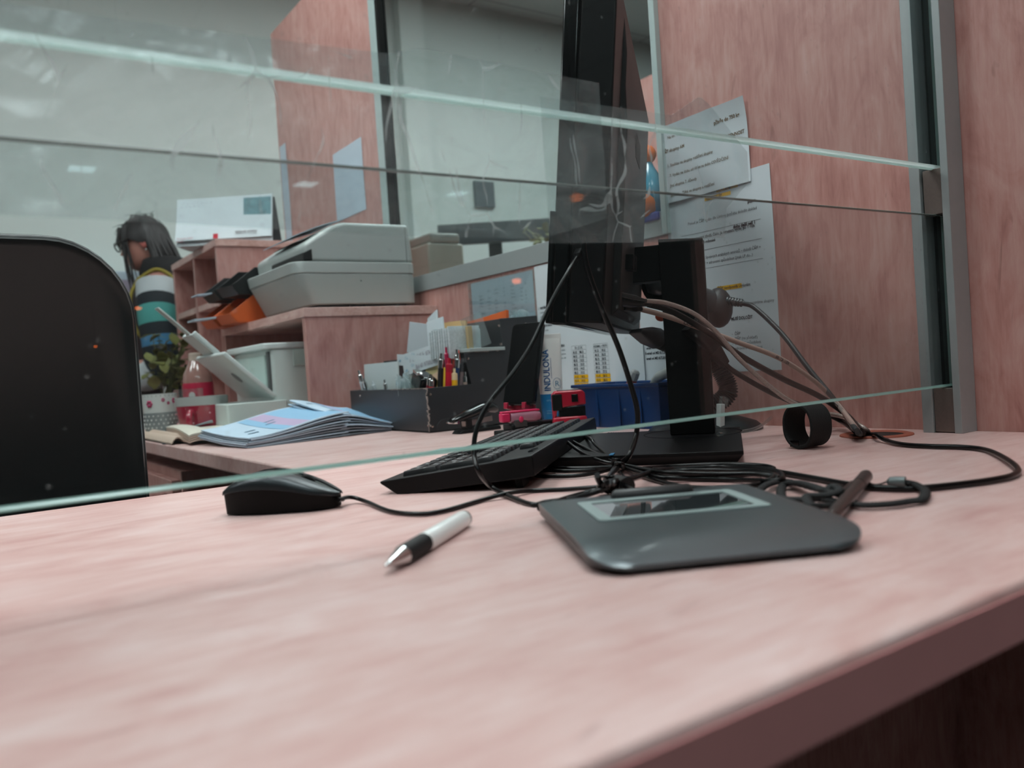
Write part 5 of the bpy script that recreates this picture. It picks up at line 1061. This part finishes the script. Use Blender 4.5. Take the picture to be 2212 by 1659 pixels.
# ================================================================== leaflets, pads and sheets near the shelf
lp = mat('leaflet_print', (178, 196, 212), .55, var=.12, vscale=26); lpe = mat('leaflet_edge', (142, 150, 160), .8, var=.5, vscale=300)
band1, band2 = mat('leaflet_sky', (136, 176, 206), .55), mat('leaflet_mauve', (178, 158, 186), .55)
def leaf_sheet(k, n, o, ex, ey, wd, dp, rise, curl):
    def f(u, v):
        prof_ = rise * (.5 - .5 * cos(pi * min(1, u * 1.05))) * (k + 1) / n
        return V(ex) * (wd * u) + V(ey) * (dp * v) + V((0, 0, .0014 + k * .0030 * (.55 + .45 * u) + prof_ + curl * (1 - u) ** 2 * .004 * k / n + .012 * v * v))
    return f
def leaf_pile(label, grp, o, az, wd, dp, n, rise, flip=False):
    a = rad(az); ex, ey = (cos(a), sin(a), 0), (-sin(a), cos(a), 0)
    for k in range(n):
        jit = V((rnd.uniform(-.006, .006), rnd.uniform(-.006, .006), 0)); f0 = leaf_sheet(k, n, o, ex, ey, wd, dp, rise, 1)
        f = (lambda u, v, f0=f0, jit=jit: f0(1 - u if flip else u, v) + jit) if not flip else (lambda u, v, f0=f0, jit=jit: V(ex) * (wd * u) + V(ey) * (dp * v) + V((0, 0, f0(1 - u, v).z + .020 * v * (.4 + .6 * (k + 1) / n))) + jit)
        if k == n - 1:
            t = thing('leaflet', label, 'leaflet', o, group=grp); MB().sheet(14, 4, f, .0022).build('sheet', [lp], t)
            for (u0, u1), bmat in (((.45, .62), band2), ((.62, .98), band1), ((.34, .45), band1)):
                MB().sheet(6, 2, lambda u, v: f(u0 + (u1 - u0) * u, .04 + v * .92) + V((0, 0, .0004)), .0002).build('printed_band', bmat, t)
            m = MB(); fn = lambda p: f(min(1, max(0, p.x)), min(1, max(0, p.y))) + V((0, 0, .0009))
            for q in range(9): 
                u0 = rnd.uniform(.08, .8); v0 = rnd.uniform(.1, .8); m._f([m.bm.verts.new(fn(V(c_))) for c_ in ((u0, v0, 0), (u0 + .10, v0, 0), (u0 + .10, v0 + .04, 0), (u0, v0 + .04, 0))])
            m.build('printed_marks', mat('leaflet_ink', (96, 120, 138), .7), t, smooth=0)
        else:
            ob = MB().sheet(14, 2, f, .0022).build('leaflet', [lp if k % 2 else lpe]); ob.location = o; tag(ob, 'one of the leaflets stacked under the top one, ' + ('left pile' if not flip else 'right pile'), 'leaflet', grp)
leaf_pile('top leaflet of the left pile with sky blue and mauve bands', 'leaflets of the left pile', (.437, 1.475, 0), 8, .205, .21, 9, .022)
leaf_pile('top leaflet of the right pile, bent down towards the organizer', 'leaflets of the right pile', (.628, 1.50, 0), 8, .135, .21, 7, .022, True)
cream_p = mat('cream_grid_paper', (206, 200, 186), .75)
t = thing('squared_pad', 'cream squared paper pad with its end curled over, at the counter edge', 'notepad', (.385, 1.70, 0))
def padf(k):
    def f(u, v):
        z = .003 + k * .0042 + .010 * max(0, sin(u * 5.4 + .6)) * (1 - .35 * u) + (.006 * sin(v * 3) if k else 0)
        return V((.005 + u * .125 + v * .05, v * .44 - u * .02, z))
    return f
for k in range(4): MB().sheet(18, 10, padf(k), .0034).build('page', cream_p if k == 3 else mat('page_tan', (186, 164, 148), .8), t)
m = MB()
for q in range(14):
    v0 = .04 + q * .07
    for i in range(16): f = padf(3); m._f([m.bm.verts.new(f(a, b) + V((0, 0, .0004))) for a, b in ((i / 16, v0), ((i + 1) / 16, v0), ((i + 1) / 16, v0 + .004), (i / 16, v0 + .004))])
m.build('ruled_lines', mat('rule_grey', (150, 150, 150), .8), t, smooth=0)
o = MB().sheet(12, 4, lambda u, v: V((.0 + u * .05, v * .40, .004 + .012 * abs(sin(u * 6)) + .003 * v)), .0026).build('rolled_papers', mat('page_tan', (186, 164, 148), .8)); o.location = (.374, 1.78, 0); tag(o, 'brownish rolled papers under the chair side of the cream pad', 'papers')
o = MB().box((0, 0, .001), (.22, .30, .002)).build('dark_folder', mat('folder_grey', (66, 74, 80), .6)); o.location = (.50, 1.975, .0); o.rotation_euler = (0, 0, rad(-8)); tag(o, 'thin dark grey folder lying between the cream pad and the mugs', 'folder')
o = MB().sheet(8, 8, lambda u, v: V((u * .12, v * .10, .003 + .030 * u * (1 - v) ** 1.2)), .0006).build('letter_sheet', paper_b); o.location = (.40, 2.04, .002); o.rotation_euler = (0, 0, rad(-20)); tag(o, 'bluish printed sheet with one raised corner before the floral mug', 'paper')
o = MB().sheet(8, 8, lambda u, v: V((u * .12, v * .08, .003 + .018 * u * (1 - v))), .0006).build('letter_sheet', paper_b); o.location = (.475, 1.955, .002); o.rotation_euler = (0, 0, rad(-20)); tag(o, 'bluish sheet with raised corner before the red mug', 'paper')

# ================================================================== chair
chx = mat('black_leatherette', (17, 21, 22), .32, spec=.5, bump=.05, bscale=300); chk = mat('chair_shell', (13, 15, 16), .4)
c0 = V((-.004, 1.36, FLOOR))
ch = thing('office_chair', 'black high backed office chair behind the glass at the left', 'chair', c0, 4)
def back_ring(k, r=.11, wd=.50, hh=.62, n=8): return [(x * k, y) for x, y in rrect(wd, hh, r, n)]
m = MB(); zc_ = .824
m.loft([[V((x * (1 - g), y_ + .05 * ((x / .25) ** 2) * .5, zc_ + z * (1 - g * .8))) for x, z in rrect(.505, .63, .115, 9)] for y_, g in ((-.03, .05), (-.038, .015), (-.03, 0), (.012, 0), (.03, .03), (.036, .10))]); m.build('backrest', chx, ch, smooth=50)
m = MB(); P_ = rrect(.508, .633, .117, 9); m.tube([V((x, -.012 + .05 * ((x / .25) ** 2) * .5, zc_ + z)) for x, z in P_ + P_[:1]], .006, 8, 2, False); m.build('piping', chk, ch, smooth=60)
m = MB(); m.loft([[V((x, y + .27, z)) for x, y in rrect(a, a, .09, 6)] for z, a in ((.40, .44), (.42, .50), (.47, .51), (.50, .49), (.505, .44))]); m.build('seat', chx, ch, smooth=50)
for x in (-.27, .27):
    m = MB(); m.tube([V((x * .95, .05, .45)), V((x, .04, .60)), V((x, .08, .665)), V((x, .34, .665)), V((x * .96, .36, .60)), V((x * .92, .34, .46))], .016, 10); m.build('armrest', chk, ch, smooth=60)
MB().tube([V((0, -.0, .42)), V((0, -.02, .46)), V((0, -.015, .56))], .035, 10).build('back_bracket', chk, ch); MB().lathe([(.03, .09), (.03, .28), (.022, .28), (.022, .41)], T(0, .24, 0), 16).build('gas_column', chrome, ch)
for k in range(5):
    a = 2 * pi * k / 5 + .3; d = V((cos(a), sin(a), 0)); c_ = V((0, .24, 0)); lg_ = MB().tube([c_ + V((0, 0, .10)), c_ + d * .16 + V((0, 0, .085)), c_ + d * .29 + V((0, 0, .062))], .018, 10).build('leg', chk, ch, smooth=60)
    MB().lathe([(.025, -.012), (.028, -.006), (.028, .006), (.025, .012)], M4.Translation(c_ + d * .29 + V((0, 0, .0285))) @ RZ(math.degrees(a)) @ RX(90), 18).build('caster', chk, lg_)

# ================================================================== the clerk in the background
PO = gd(375, 600, 3.10); PO.z = FLOOR
pe = thing('person', 'person with dark shoulder length hair, glasses, dark vest and striped sleeves turned left', 'person', PO, 146); pe.scale = (1.04, 1.04, 1.04)
skin = mat('skin', (176, 122, 108), .55)
def limb_rings(pts, m):    # pts: (pos, rx, ry) -> stacked ellipses around a path
    pass
S = 1.54
bm_b = bmesh.new(); sk_me = bpy.data.meshes.new('body')
J = {}; E_ = []
def jv(n, p, r): J[n] = (V(p), r)
jv('pelvis', (0, 0, .80), .13); jv('waist', (.0, 0, .95), .115); jv('chest', (.01, 0, 1.12), .135); jv('neckb', (.005, 0, 1.27), .060); jv('neck', (.035, 0, 1.31), .044); jv('head', (.085, 0, 1.375), .055); jv('crown', (.105, 0, 1.435), .052)
ch_ = [('pelvis', 'waist'), ('waist', 'chest'), ('chest', 'neckb'), ('neckb', 'neck'), ('neck', 'head'), ('head', 'crown')]
for s_, q in ((1, 'l'), (-1, 'r')):
    jv('sh' + q, (.0, .155 * s_, 1.225), .055); jv('el' + q, (-.015, .20 * s_, .955), .042); jv('wr' + q, (.215, .15 * s_, .935), .027); jv('pa' + q, (.275, .135 * s_, .925), .030)
    jv('hip' + q, (0, .085 * s_, .76), .095); jv('kn' + q, (.02, .09 * s_, .43), .058); jv('an' + q, (-.01, .09 * s_, .09), .04); jv('toe' + q, (.13, .10 * s_, .045), .036)
    ch_ += [('neckb', 'sh' + q), ('sh' + q, 'el' + q), ('el' + q, 'wr' + q), ('wr' + q, 'pa' + q), ('pelvis', 'hip' + q), ('hip' + q, 'kn' + q), ('kn' + q, 'an' + q), ('an' + q, 'toe' + q)]
    for k, (oy, l1) in enumerate(((.024, .030), (.009, .036), (-.007, .034), (-.021, .027))):
        jv('f%d%s' % (k, q), (.305, (.135 + oy * .8) * s_, .920), .0095); jv('g%d%s' % (k, q), (.305 + l1, (.135 + oy) * s_, .905), .008); jv('h%d%s' % (k, q), (.305 + l1 * 1.5, (.135 + oy) * s_, .882), .007)
        ch_ += [('pa' + q, 'f%d%s' % (k, q)), ('f%d%s' % (k, q), 'g%d%s' % (k, q)), ('g%d%s' % (k, q), 'h%d%s' % (k, q))]
    jv('t0' + q, (.265, .105 * s_, .925), .011); jv('t1' + q, (.300, .085 * s_, .905), .009); ch_ += [('pa' + q, 't0' + q), ('t0' + q, 't1' + q)]
ix = {k: i for i, k in enumerate(J)}
sk_me.from_pydata([J[k][0] for k in J], [(ix[a], ix[b]) for a, b in ch_], [])
sk_me.materials.append(skin)
body = bpy.data.objects.new('body', sk_me); COL.objects.link(body); body.parent = pe
body.modifiers.new('skin', 'SKIN'); 
if not sk_me.skin_vertices: sk_me.attributes
for i, k in enumerate(J): v = sk_me.skin_vertices[0].data[i]; v.radius = (J[k][1], J[k][1]); v.use_root = (k == 'pelvis')
q = body.modifiers.new('sub', 'SUBSURF'); q.levels = 2; q.render_levels = 2; body.modifiers['skin'].use_smooth_shade = True
def ell(c, rx, ry, z=None, n=20, tl_=0.0): return [V((c[0] + rx * cos(2 * pi * i / n), c[1] + ry * sin(2 * pi * i / n), c[2] + tl_ * rx * cos(2 * pi * i / n))) for i in range(n)]
vest = mat('plum_vest', (44, 32, 36), .75, bump=.15, bscale=200); ytrim = mat('mustard_trim', (132, 116, 36), .7); navy_k = mat('navy_knit', (14, 22, 30), .8); teal_k = mat('teal_knit', (66, 140, 134), .8); blue_k = mat('blue_knit', (56, 112, 148), .8); white_k = mat('white_knit', (172, 178, 180), .8)
m = MB(); m.loft([ell((0, 0, .74), .150, .185), ell((0, 0, .84), .148, .182), ell((0, 0, .97), .132, .165), ell((.008, 0, 1.10), .148, .178), ell((.008, 0, 1.19), .140, .180), ell((.0, 0, 1.25), .105, .145), ell((.005, 0, 1.285), .078, .09)]); m.build('vest', vest, pe, smooth=60)
m = MB(); m.loft([ell((.01, 0, 1.275), .092, .098), ell((.015, 0, 1.30), .096, .098), ell((.022, 0, 1.335), .078, .082), ell((.03, 0, 1.345), .055, .055)]); m.build('hood_collar', mat('black_fleece', (18, 16, 18), .85), pe, smooth=60)
for s_ in (1, -1):
    P = spline([V((.0, .150 * s_, 1.235)), V((-.01, .190 * s_, 1.13)), V((-.02, .205 * s_, 1.02)), V((-.018, .205 * s_, .955)), V((.04, .195 * s_, .925)), V((.13, .172 * s_, .932)), V((.215, .150 * s_, .935))], 6)
    m = MB(); rings = []; n = 18; x = None
    for i, p in enumerate(P):
        t_ = (P[min(i + 1, len(P) - 1)] - P[max(i - 1, 0)]).normalized(); x = V((0, 1, 0)) if x is None else x; x = (x - t_ * x.dot(t_)).normalized(); y = t_.cross(x); f_ = i / (len(P) - 1); r_ = .068 - .026 * f_ + (.006 if .42 < f_ < .6 else 0)
        rings.append([p + x * (r_ * .9 * cos(2 * pi * k / n)) + y * (r_ * cos(0) * sin(2 * pi * k / n)) for k in range(n)])
    R = [[m.bm.verts.new(p) for p in r] for r in rings]; seq = [0] * 3 + [1] * 2 + [2] * 3 + [1] * 2 + [3] * 2 + [1] * 8 + [0] * 5 + [1] * 5 + [2] * 6
    for i, (a, b) in enumerate(zip(R, R[1:])):
        m.mi = seq[min(len(seq) - 1, i)]
        for k in range(n): m._f((a[k], a[(k + 1) % n], b[(k + 1) % n], b[k]))
    m._f(R[0][::-1]); m._f(R[-1]); m.build('striped_sleeve', [white_k, navy_k, teal_k, blue_k], pe, smooth=60)
    m = MB(); m.tube([V((.06 + .09 * 0, .152 * s_, 1.255)), V((.085, .168 * s_, 1.19)), V((.075, .178 * s_, 1.10)), V((.03, .186 * s_, 1.045)), V((-.05, .180 * s_, 1.06)), V((-.085, .165 * s_, 1.15)), V((-.06, .152 * s_, 1.245)), V((0, .142 * s_, 1.285)), V((.06, .152 * s_, 1.255))], .0065, 8); m.build('armhole_trim', ytrim, pe, smooth=60)
m = MB(); m.tube([V((.152, .02, .78)), V((.148, .02, .95)), V((.160, .02, 1.10)), V((.145, .015, 1.20)), V((.10, .01, 1.27))], .010, 8); m.build('front_trim', ytrim, pe, smooth=60)
m = MB(); m.loft([ell((0, 0, .03), .10, .17), ell((0, 0, .40), .13, .19), ell((0, 0, .76), .150, .186)]); m.build('long_skirt', mat('black_skirt', (18, 17, 19), .85), pe, smooth=60)
# head: face features and hair (the head is bowed forward on the neck)
HM = M4.Translation((.034, 0, -.006)) @ M4.Translation((.02, 0, 1.34)) @ RY(14) @ M4.Scale(.87, 4) @ M4.Translation((-.02, 0, -1.34))
def hp_(mb, name, m, **k): o = mb.build(name, m, pe, **k); o.matrix_local = HM; return o
hc = V((.050, 0, 1.425))
hp_(MB().loft([[V((hc.x + .002 + (.084 * f if cos(a) > 0 else .084) * q * cos(a) + sh, .069 * q * sin(a), z)) for a in [2 * pi * i / 24 for i in range(24)]] for z, q, f, sh in ((1.325, .35, .9, .03), (1.335, .55, .95, .026), (1.35, .74, 1, .016), (1.375, .88, 1, .004), (1.40, .96, .97, 0), (1.425, 1, .96, 0), (1.45, 1, .98, 0), (1.48, .9, 1, 0), (1.505, .66, 1, 0), (1.52, .3, 1, 0))]), 'face', skin, smooth=60)
hp_(MB().loft([[V((.130, -.006, 1.438)), V((.130, .006, 1.438)), V((.133, 0, 1.441))], [V((.126, -.013, 1.404)), V((.126, .013, 1.404)), V((.157, 0, 1.408))], [V((.124, -.010, 1.397)), V((.124, .010, 1.397)), V((.140, 0, 1.399))]]), 'nose', skin, smooth=60)
hp_(MB().ball((.130, 0, 1.377), (.007, .020, .0055)), 'mouth', mat('lip', (140, 70, 70), .5))
for s_ in (1, -1):
    hp_(MB().ball((.022, .071 * s_, 1.420), (.019, .009, .031)), 'ear', mat('ear_skin', (190, 108, 100), .5), smooth=60)
    hp_(MB().ball((.120, .030 * s_, 1.437), (.010, .011, .010)), 'eye', mat('eye_white', (200, 196, 190), .3), smooth=60)
    m = MB(); m.tube([V((.146, (.030 + .022 * cos(a)) * s_, 1.434 + .018 * sin(a))) for a in [2 * pi * i / 14 for i in range(15)]], .003, 6, 1, False); m.tube([V((.144, .050 * s_, 1.438)), V((.09, .076 * s_, 1.438)), V((.02, .079 * s_, 1.434))], .0024, 6); hp_(m, 'glasses', blk_gloss)
    hp_(MB().ball((.020, .077 * s_, 1.380), (.005, .004, .005)), 'earring', chrome)
hair = mat('dark_brown_hair', (30, 25, 26), .5, bump=.5, bscale=300)
m = MB(); NA = 36; rings = []
def hair_low(a):       # how far the hair reaches down from the crown, by direction (0 = face)
    c = abs(math.atan2(sin(a), cos(a))); return 62 if c < .7 else (62 + (c - .7) * 42 if c < 1.2 else 83 + min(1, (c - 1.2) / .5) * 20)
for k in range(11):
    ring = []
    for i in range(NA):
        a = 2 * pi * i / NA; b = rad(2 + (hair_low(a) - 2) * k / 10); w_ = 1 + .03 * sin(a * 9 + k * .3)
        ring.append(V((hc.x - .008 + .100 * w_ * sin(b) * cos(a), .084 * w_ * sin(b) * sin(a), hc.z + .008 + .106 * cos(b))))
    rings.append(ring)
m.loft(rings)
def strand(a, z0, ln_, out, fw, r_):
    p = V((hc.x - .008 + .094 * cos(a), .080 * sin(a), hc.z + z0)); d = V((cos(a), sin(a) * .85, 0))
    m.tube([p + V((-d.x * .012, -d.y * .012, .03)), p, p + d * out + V((fw * .2, 0, -ln_ * .35)), p + d * out * 1.3 + V((fw * .6, rnd.uniform(-.006, .006), -ln_ * .72)), p + d * out * .9 + V((fw, rnd.uniform(-.008, .008), -ln_))], lambda q: r_ * (1 - q * .8) + .0006, 6, 4)
for s_ in (1, -1):
    for k in range(70): strand(s_ * rnd.uniform(1.95, 3.14), rnd.uniform(-.03, .02), rnd.uniform(.12, .19), rnd.uniform(0, .012), rnd.uniform(-.02, .015), .0085)
    for k in range(16): strand(s_ * rnd.uniform(.75, 1.15), rnd.uniform(.02, .05), rnd.uniform(.12, .23), rnd.uniform(.0, .010), rnd.uniform(.0, .035), .0042)
    for k in range(9): strand(s_ * rnd.uniform(.1, .7), .05, rnd.uniform(.03, .055), .006, .004, .006)
for k in range(40):
    a = rnd.uniform(0, 6.28); b = rad(rnd.uniform(10, 60)); p = V((hc.x - .008 + .1 * sin(b) * cos(a), .084 * sin(b) * sin(a), hc.z + .008 + .106 * cos(b)))
    m.tube([p, p + V((rnd.uniform(-.02, .02), rnd.uniform(-.015, .015), .006)), p + V((rnd.uniform(-.04, .04), rnd.uniform(-.03, .03), rnd.uniform(-.004, .012)))], lambda q: .0022 * (1 - q) + .0005, 5, 4)
hp_(m, 'hair', hair, smooth=70)

# ================================================================== far things
t = thing('leafy_plant', 'olive green leafy plant on the counter end between the person and the shelf', 'plant', (.60, 2.86, 0))
MB().lathe([(.035, 0), (.048, .08), (.05, .085), (.045, .085), (.04, .07)], I4, 20).build('pot', mat('dark_pot', (40, 34, 34), .7), t)
olive = mat('olive_leaf', (104, 106, 56), .6, var=.35, vscale=60); m = MB(); m2 = MB()
for k in range(64):
    a, el_ = rnd.uniform(0, 2 * pi), rnd.uniform(.15, 1.45); r_ = rnd.uniform(.02, .085); c_ = V((.015 + r_ * cos(a), r_ * sin(a), .12 + rnd.uniform(0, .17))); s_ = rnd.uniform(.012, .022)
    Q = M4.Translation(c_) @ M4.Rotation(rnd.uniform(0, 6.28), 4, 'Z') @ M4.Rotation(rnd.uniform(-1.2, 1.2), 4, 'Y')
    m.loft([[Q @ V((s_ * x * 1.2, s_ * y * wq, .003 * (1 - abs(x)))) for y in (-1, -.5, 0, .5, 1)] + [Q @ V((s_ * x * 1.2, s_ * y * wq, .003 * (1 - abs(x)) - .0008)) for y in (1, .5, 0, -.5, -1)] for x, wq in ((-1, .15), (-.5, .75), (0, 1), (.5, .75), (1, .1))])
    if k % 3 == 0: m2.tube([V((0, 0, .07)), V((c_.x * .5, c_.y * .5, .07 + c_.z * .4)), c_], .0018, 6, 4)
m.build('leaves', olive, t); m2.build('stems', mat('olive_stem', (70, 70, 40), .7), t)
c_ = gy(262, 690, 3.58); hz = c_.z - FLOOR
t = thing('low_cabinet', 'pale cabinet along the back wall left of the person', 'cabinet', (-.30, 3.585, FLOOR)); MB().box((0, 0, hz / 2 - .013), (1.5, .17, hz - .026)).build('body', lam_z, t, bev=.002); MB().box((0, 0, hz - .0135), (1.53, .18, .025)).build('top', lam_x, t, bev=.002)
chh = gy(262, 590, 3.58).z - c_.z
t = thing('tissue_carton', 'white carton with a teal stripe on the cabinet behind the person', 'carton', (c_.x - .03, 3.585, c_.z), 0); MB().box((0, 0, chh / 2), (.24, .13, chh)).build('box', paper_b, t, bev=.002)
MB().box((0, 0, chh * .45), (.2415, .1315, .016)).build('teal_stripe', mat('teal_print', (48, 150, 146), .6), t); MB().box((0, 0, chh * .68), (.2412, .1312, .05)).build('mauve_panel', mat('mauve_print', (160, 150, 168), .6), t)
# neighbouring booth
t = thing('neighbour_cabinet', 'pink laminate cabinet in the neighbouring booth behind the side glass', 'cabinet', (1.32, 2.35, FLOOR)); MB().box((0, 0, .54), (.5, .9, 1.08)).build('body', lam_z, t, bev=.002)
c_ = gy(930, 600, 2.15); t = thing('beige_printer', 'beige office printer in the next booth seen past the grey printer', 'printer', (c_.x + .03, 2.20, .28))
MB().box((0, 0, .10), (.12, .20, .20)).build('body', mat('beige_plastic', (168, 172, 160), .5), t, bev=.006); MB().box((.0, -.02, .215), (.10, .16, .03)).build('lid', mat('beige_lid', (150, 156, 148), .5), t, bev=.008); MB().box((.0605, 0, .10), (.003, .10, .12)).build('dark_slot', mat('slot_grey', (58, 62, 62), .5), t); MB().box((-.02, -.102, .05), (.04, .01, .008)).build('teal_clip', mat('teal_clip', (20, 140, 128), .4), t)
# a dark flat screen and picture
c_ = gy(1046, 420, YF - .012); t = thing('wall_picture', 'dark square picture on the back wall seen through side glass', 'picture', (c_.x, YF - .012, c_.z)); MB().box((0, 0, 0), (.12, .02, .135)).build('panel', mat('dark_slate', (62, 76, 82), .5), t, bev=.002); MB().box((0, -.0105, 0), (.105, .002, .12)).build('print', mat('slate_print', (54, 66, 74), .4, var=.3, vscale=20), t)
nd = thing('neighbour_desk', 'desk top of the neighbouring booth mostly hidden behind the side partition', 'desk', (1.95, 2.2, FLOOR)); MB().box((0, 0, 1.06), (.76, 1.2, .03)).build('top', lam_x, nd); MB().box((0, .58, .52), (.74, .03, 1.04)).build('end_panel', lam_z, nd)
c_ = gy(1068, 502, 2.60); zt = FLOOR + 1.08
t = thing('flat_screen', 'dark low screen on a stand in the next booth under the wall picture', 'screen', (c_.x, 2.60, zt), -34); hz = c_.z - zt
MB().box((0, 0, hz), (.42, .028, .078)).build('panel', mat('screen_slate', (34, 44, 48), .3), t, bev=.004); MB().box((0, .02, hz / 2), (.05, .014, hz)).build('column', blk, t); MB().box((0, .02, .005), (.2, .14, .01)).build('foot', blk, t)
c_ = gy(1180, 508, 2.20); zt = FLOOR + 1.075
t = thing('potted_plant', 'small olive plant in the next booth left of the monitor', 'plant', (c_.x, 2.20, zt)); MB().lathe([(.05, 0), (.06, .16), (.054, .16)], I4, 20).build('pot', mat('dark_pot', (40, 34, 34), .7), t); m = MB(); m2 = MB()
for k in range(60):
    a = rnd.uniform(0, 6.28); q = V((rnd.uniform(.0, .075) * cos(a), rnd.uniform(0, .075) * sin(a), c_.z - zt + rnd.uniform(-.07, .035))); Q = M4.Translation(q) @ M4.Rotation(a, 4, 'Z') @ M4.Rotation(rnd.uniform(-1, 1), 4, 'Y'); m.ball((0, 0, 0), (.020, .009, .002), Q, 8, 4)
    if k % 6 == 0: m2.tube([V((0, 0, .15)), V((q.x * .3, q.y * .3, .2)), q], .002, 6, 4)
m.build('leaves', olive, t); m2.build('stems', mat('olive_stem', (70, 70, 40), .7), t)
# blue ornament with orange tufts on the sill next to the trim
t = thing('blue_ornament', 'blue glossy ornament with orange tufts standing on the sill before the trim', 'ornament', (W - .012 + .016, 1.035, .354))
cy = mat('turquoise_gloss', (40, 134, 160), .2, coat=.5); og_ = mat('orange_tuft', (222, 110, 44), .8, bump=.8, bscale=400)
MB().lathe([(.016, .0), (.024, .01), (.026, .035), (.022, .06), (.012, .078), (.007, .09)], I4, 24).build('body', cy, t)
MB().ball((0, 0, .101), (.016, .016, .016)).build('upper_tuft', og_, t); MB().ball((-.012, -.004, .016), (.019, .019, .022)).build('lower_tuft', og_, t)
MB().box((0, -.004, -.007), (.03, .052, .014)).build('blue_base', mat('cobalt', (44, 62, 150), .4), t, bev=.003)
t = thing('small_decoration', 'violet blue hanging decoration above the ornament beside the monitor', 'decoration', (W + .035, 1.10, .42)); MB().lathe([(.006, 0), (.014, .02), (.012, .05), (.004, .065)], I4, 16).build('body', mat('violet_blue', (78, 82, 128), .4), t); MB().tube([V((0, 0, .065)), V((0, 0, .10))], .0012, 6).build('string', ink, t)

# ================================================================== plastic film taped over the gap between the panes
def film(name, label, x0, x1, top, bot, y, amp, nx=70, ny=22, group=None):
    def f(u, v):
        x = x0 + (x1 - x0) * u; t_ = top(u); b_ = bot(u); z = b_ + (t_ - b_) * v
        q = noise.noise(V((x * 14, z * 22, 3.1))) + .5 * noise.noise(V((x * 45, z * 40, 7.7))) + .3 * noise.noise(V((x * 120, z * 90, 1.7)))
        return V((x, y - amp * (1 + q) * 1.0, z))
    o = MB().sheet(nx, ny, f, .00012, V((0, -1, 0))).build(name, film_m); return tag(o, label, 'film', group)
def lerp(*k):
    def g(u):
        for (a, p), (b, q) in zip(k, k[1:]):
            if u <= b: return p + (q - p) * (u - a) / (b - a)
        return k[-1][1]
    return g
film('plastic_film', 'wrinkled clear plastic film taped over the gap between the glass panes', -.5, .464, lerp((0, .327), (.55, .329), (.72, .334), (.80, .337), (.83, .345), (1, .342)), lerp((0, .213), (.6, .214), (.80, .210), (.93, .212), (1, .231)), .5262, .0012, 120, 30, 'films on the glass')
film('plastic_film', 'smoother clear film strip taped right of the wrinkled film', .40, .640, lerp((0, .322), (.6, .324), (.75, .345), (.8, .338), (1, .30)), lerp((0, .208), (.5, .212), (.84, .218), (.86, .245), (1, .272)), .5225, .0008, 50, 20, 'films on the glass')
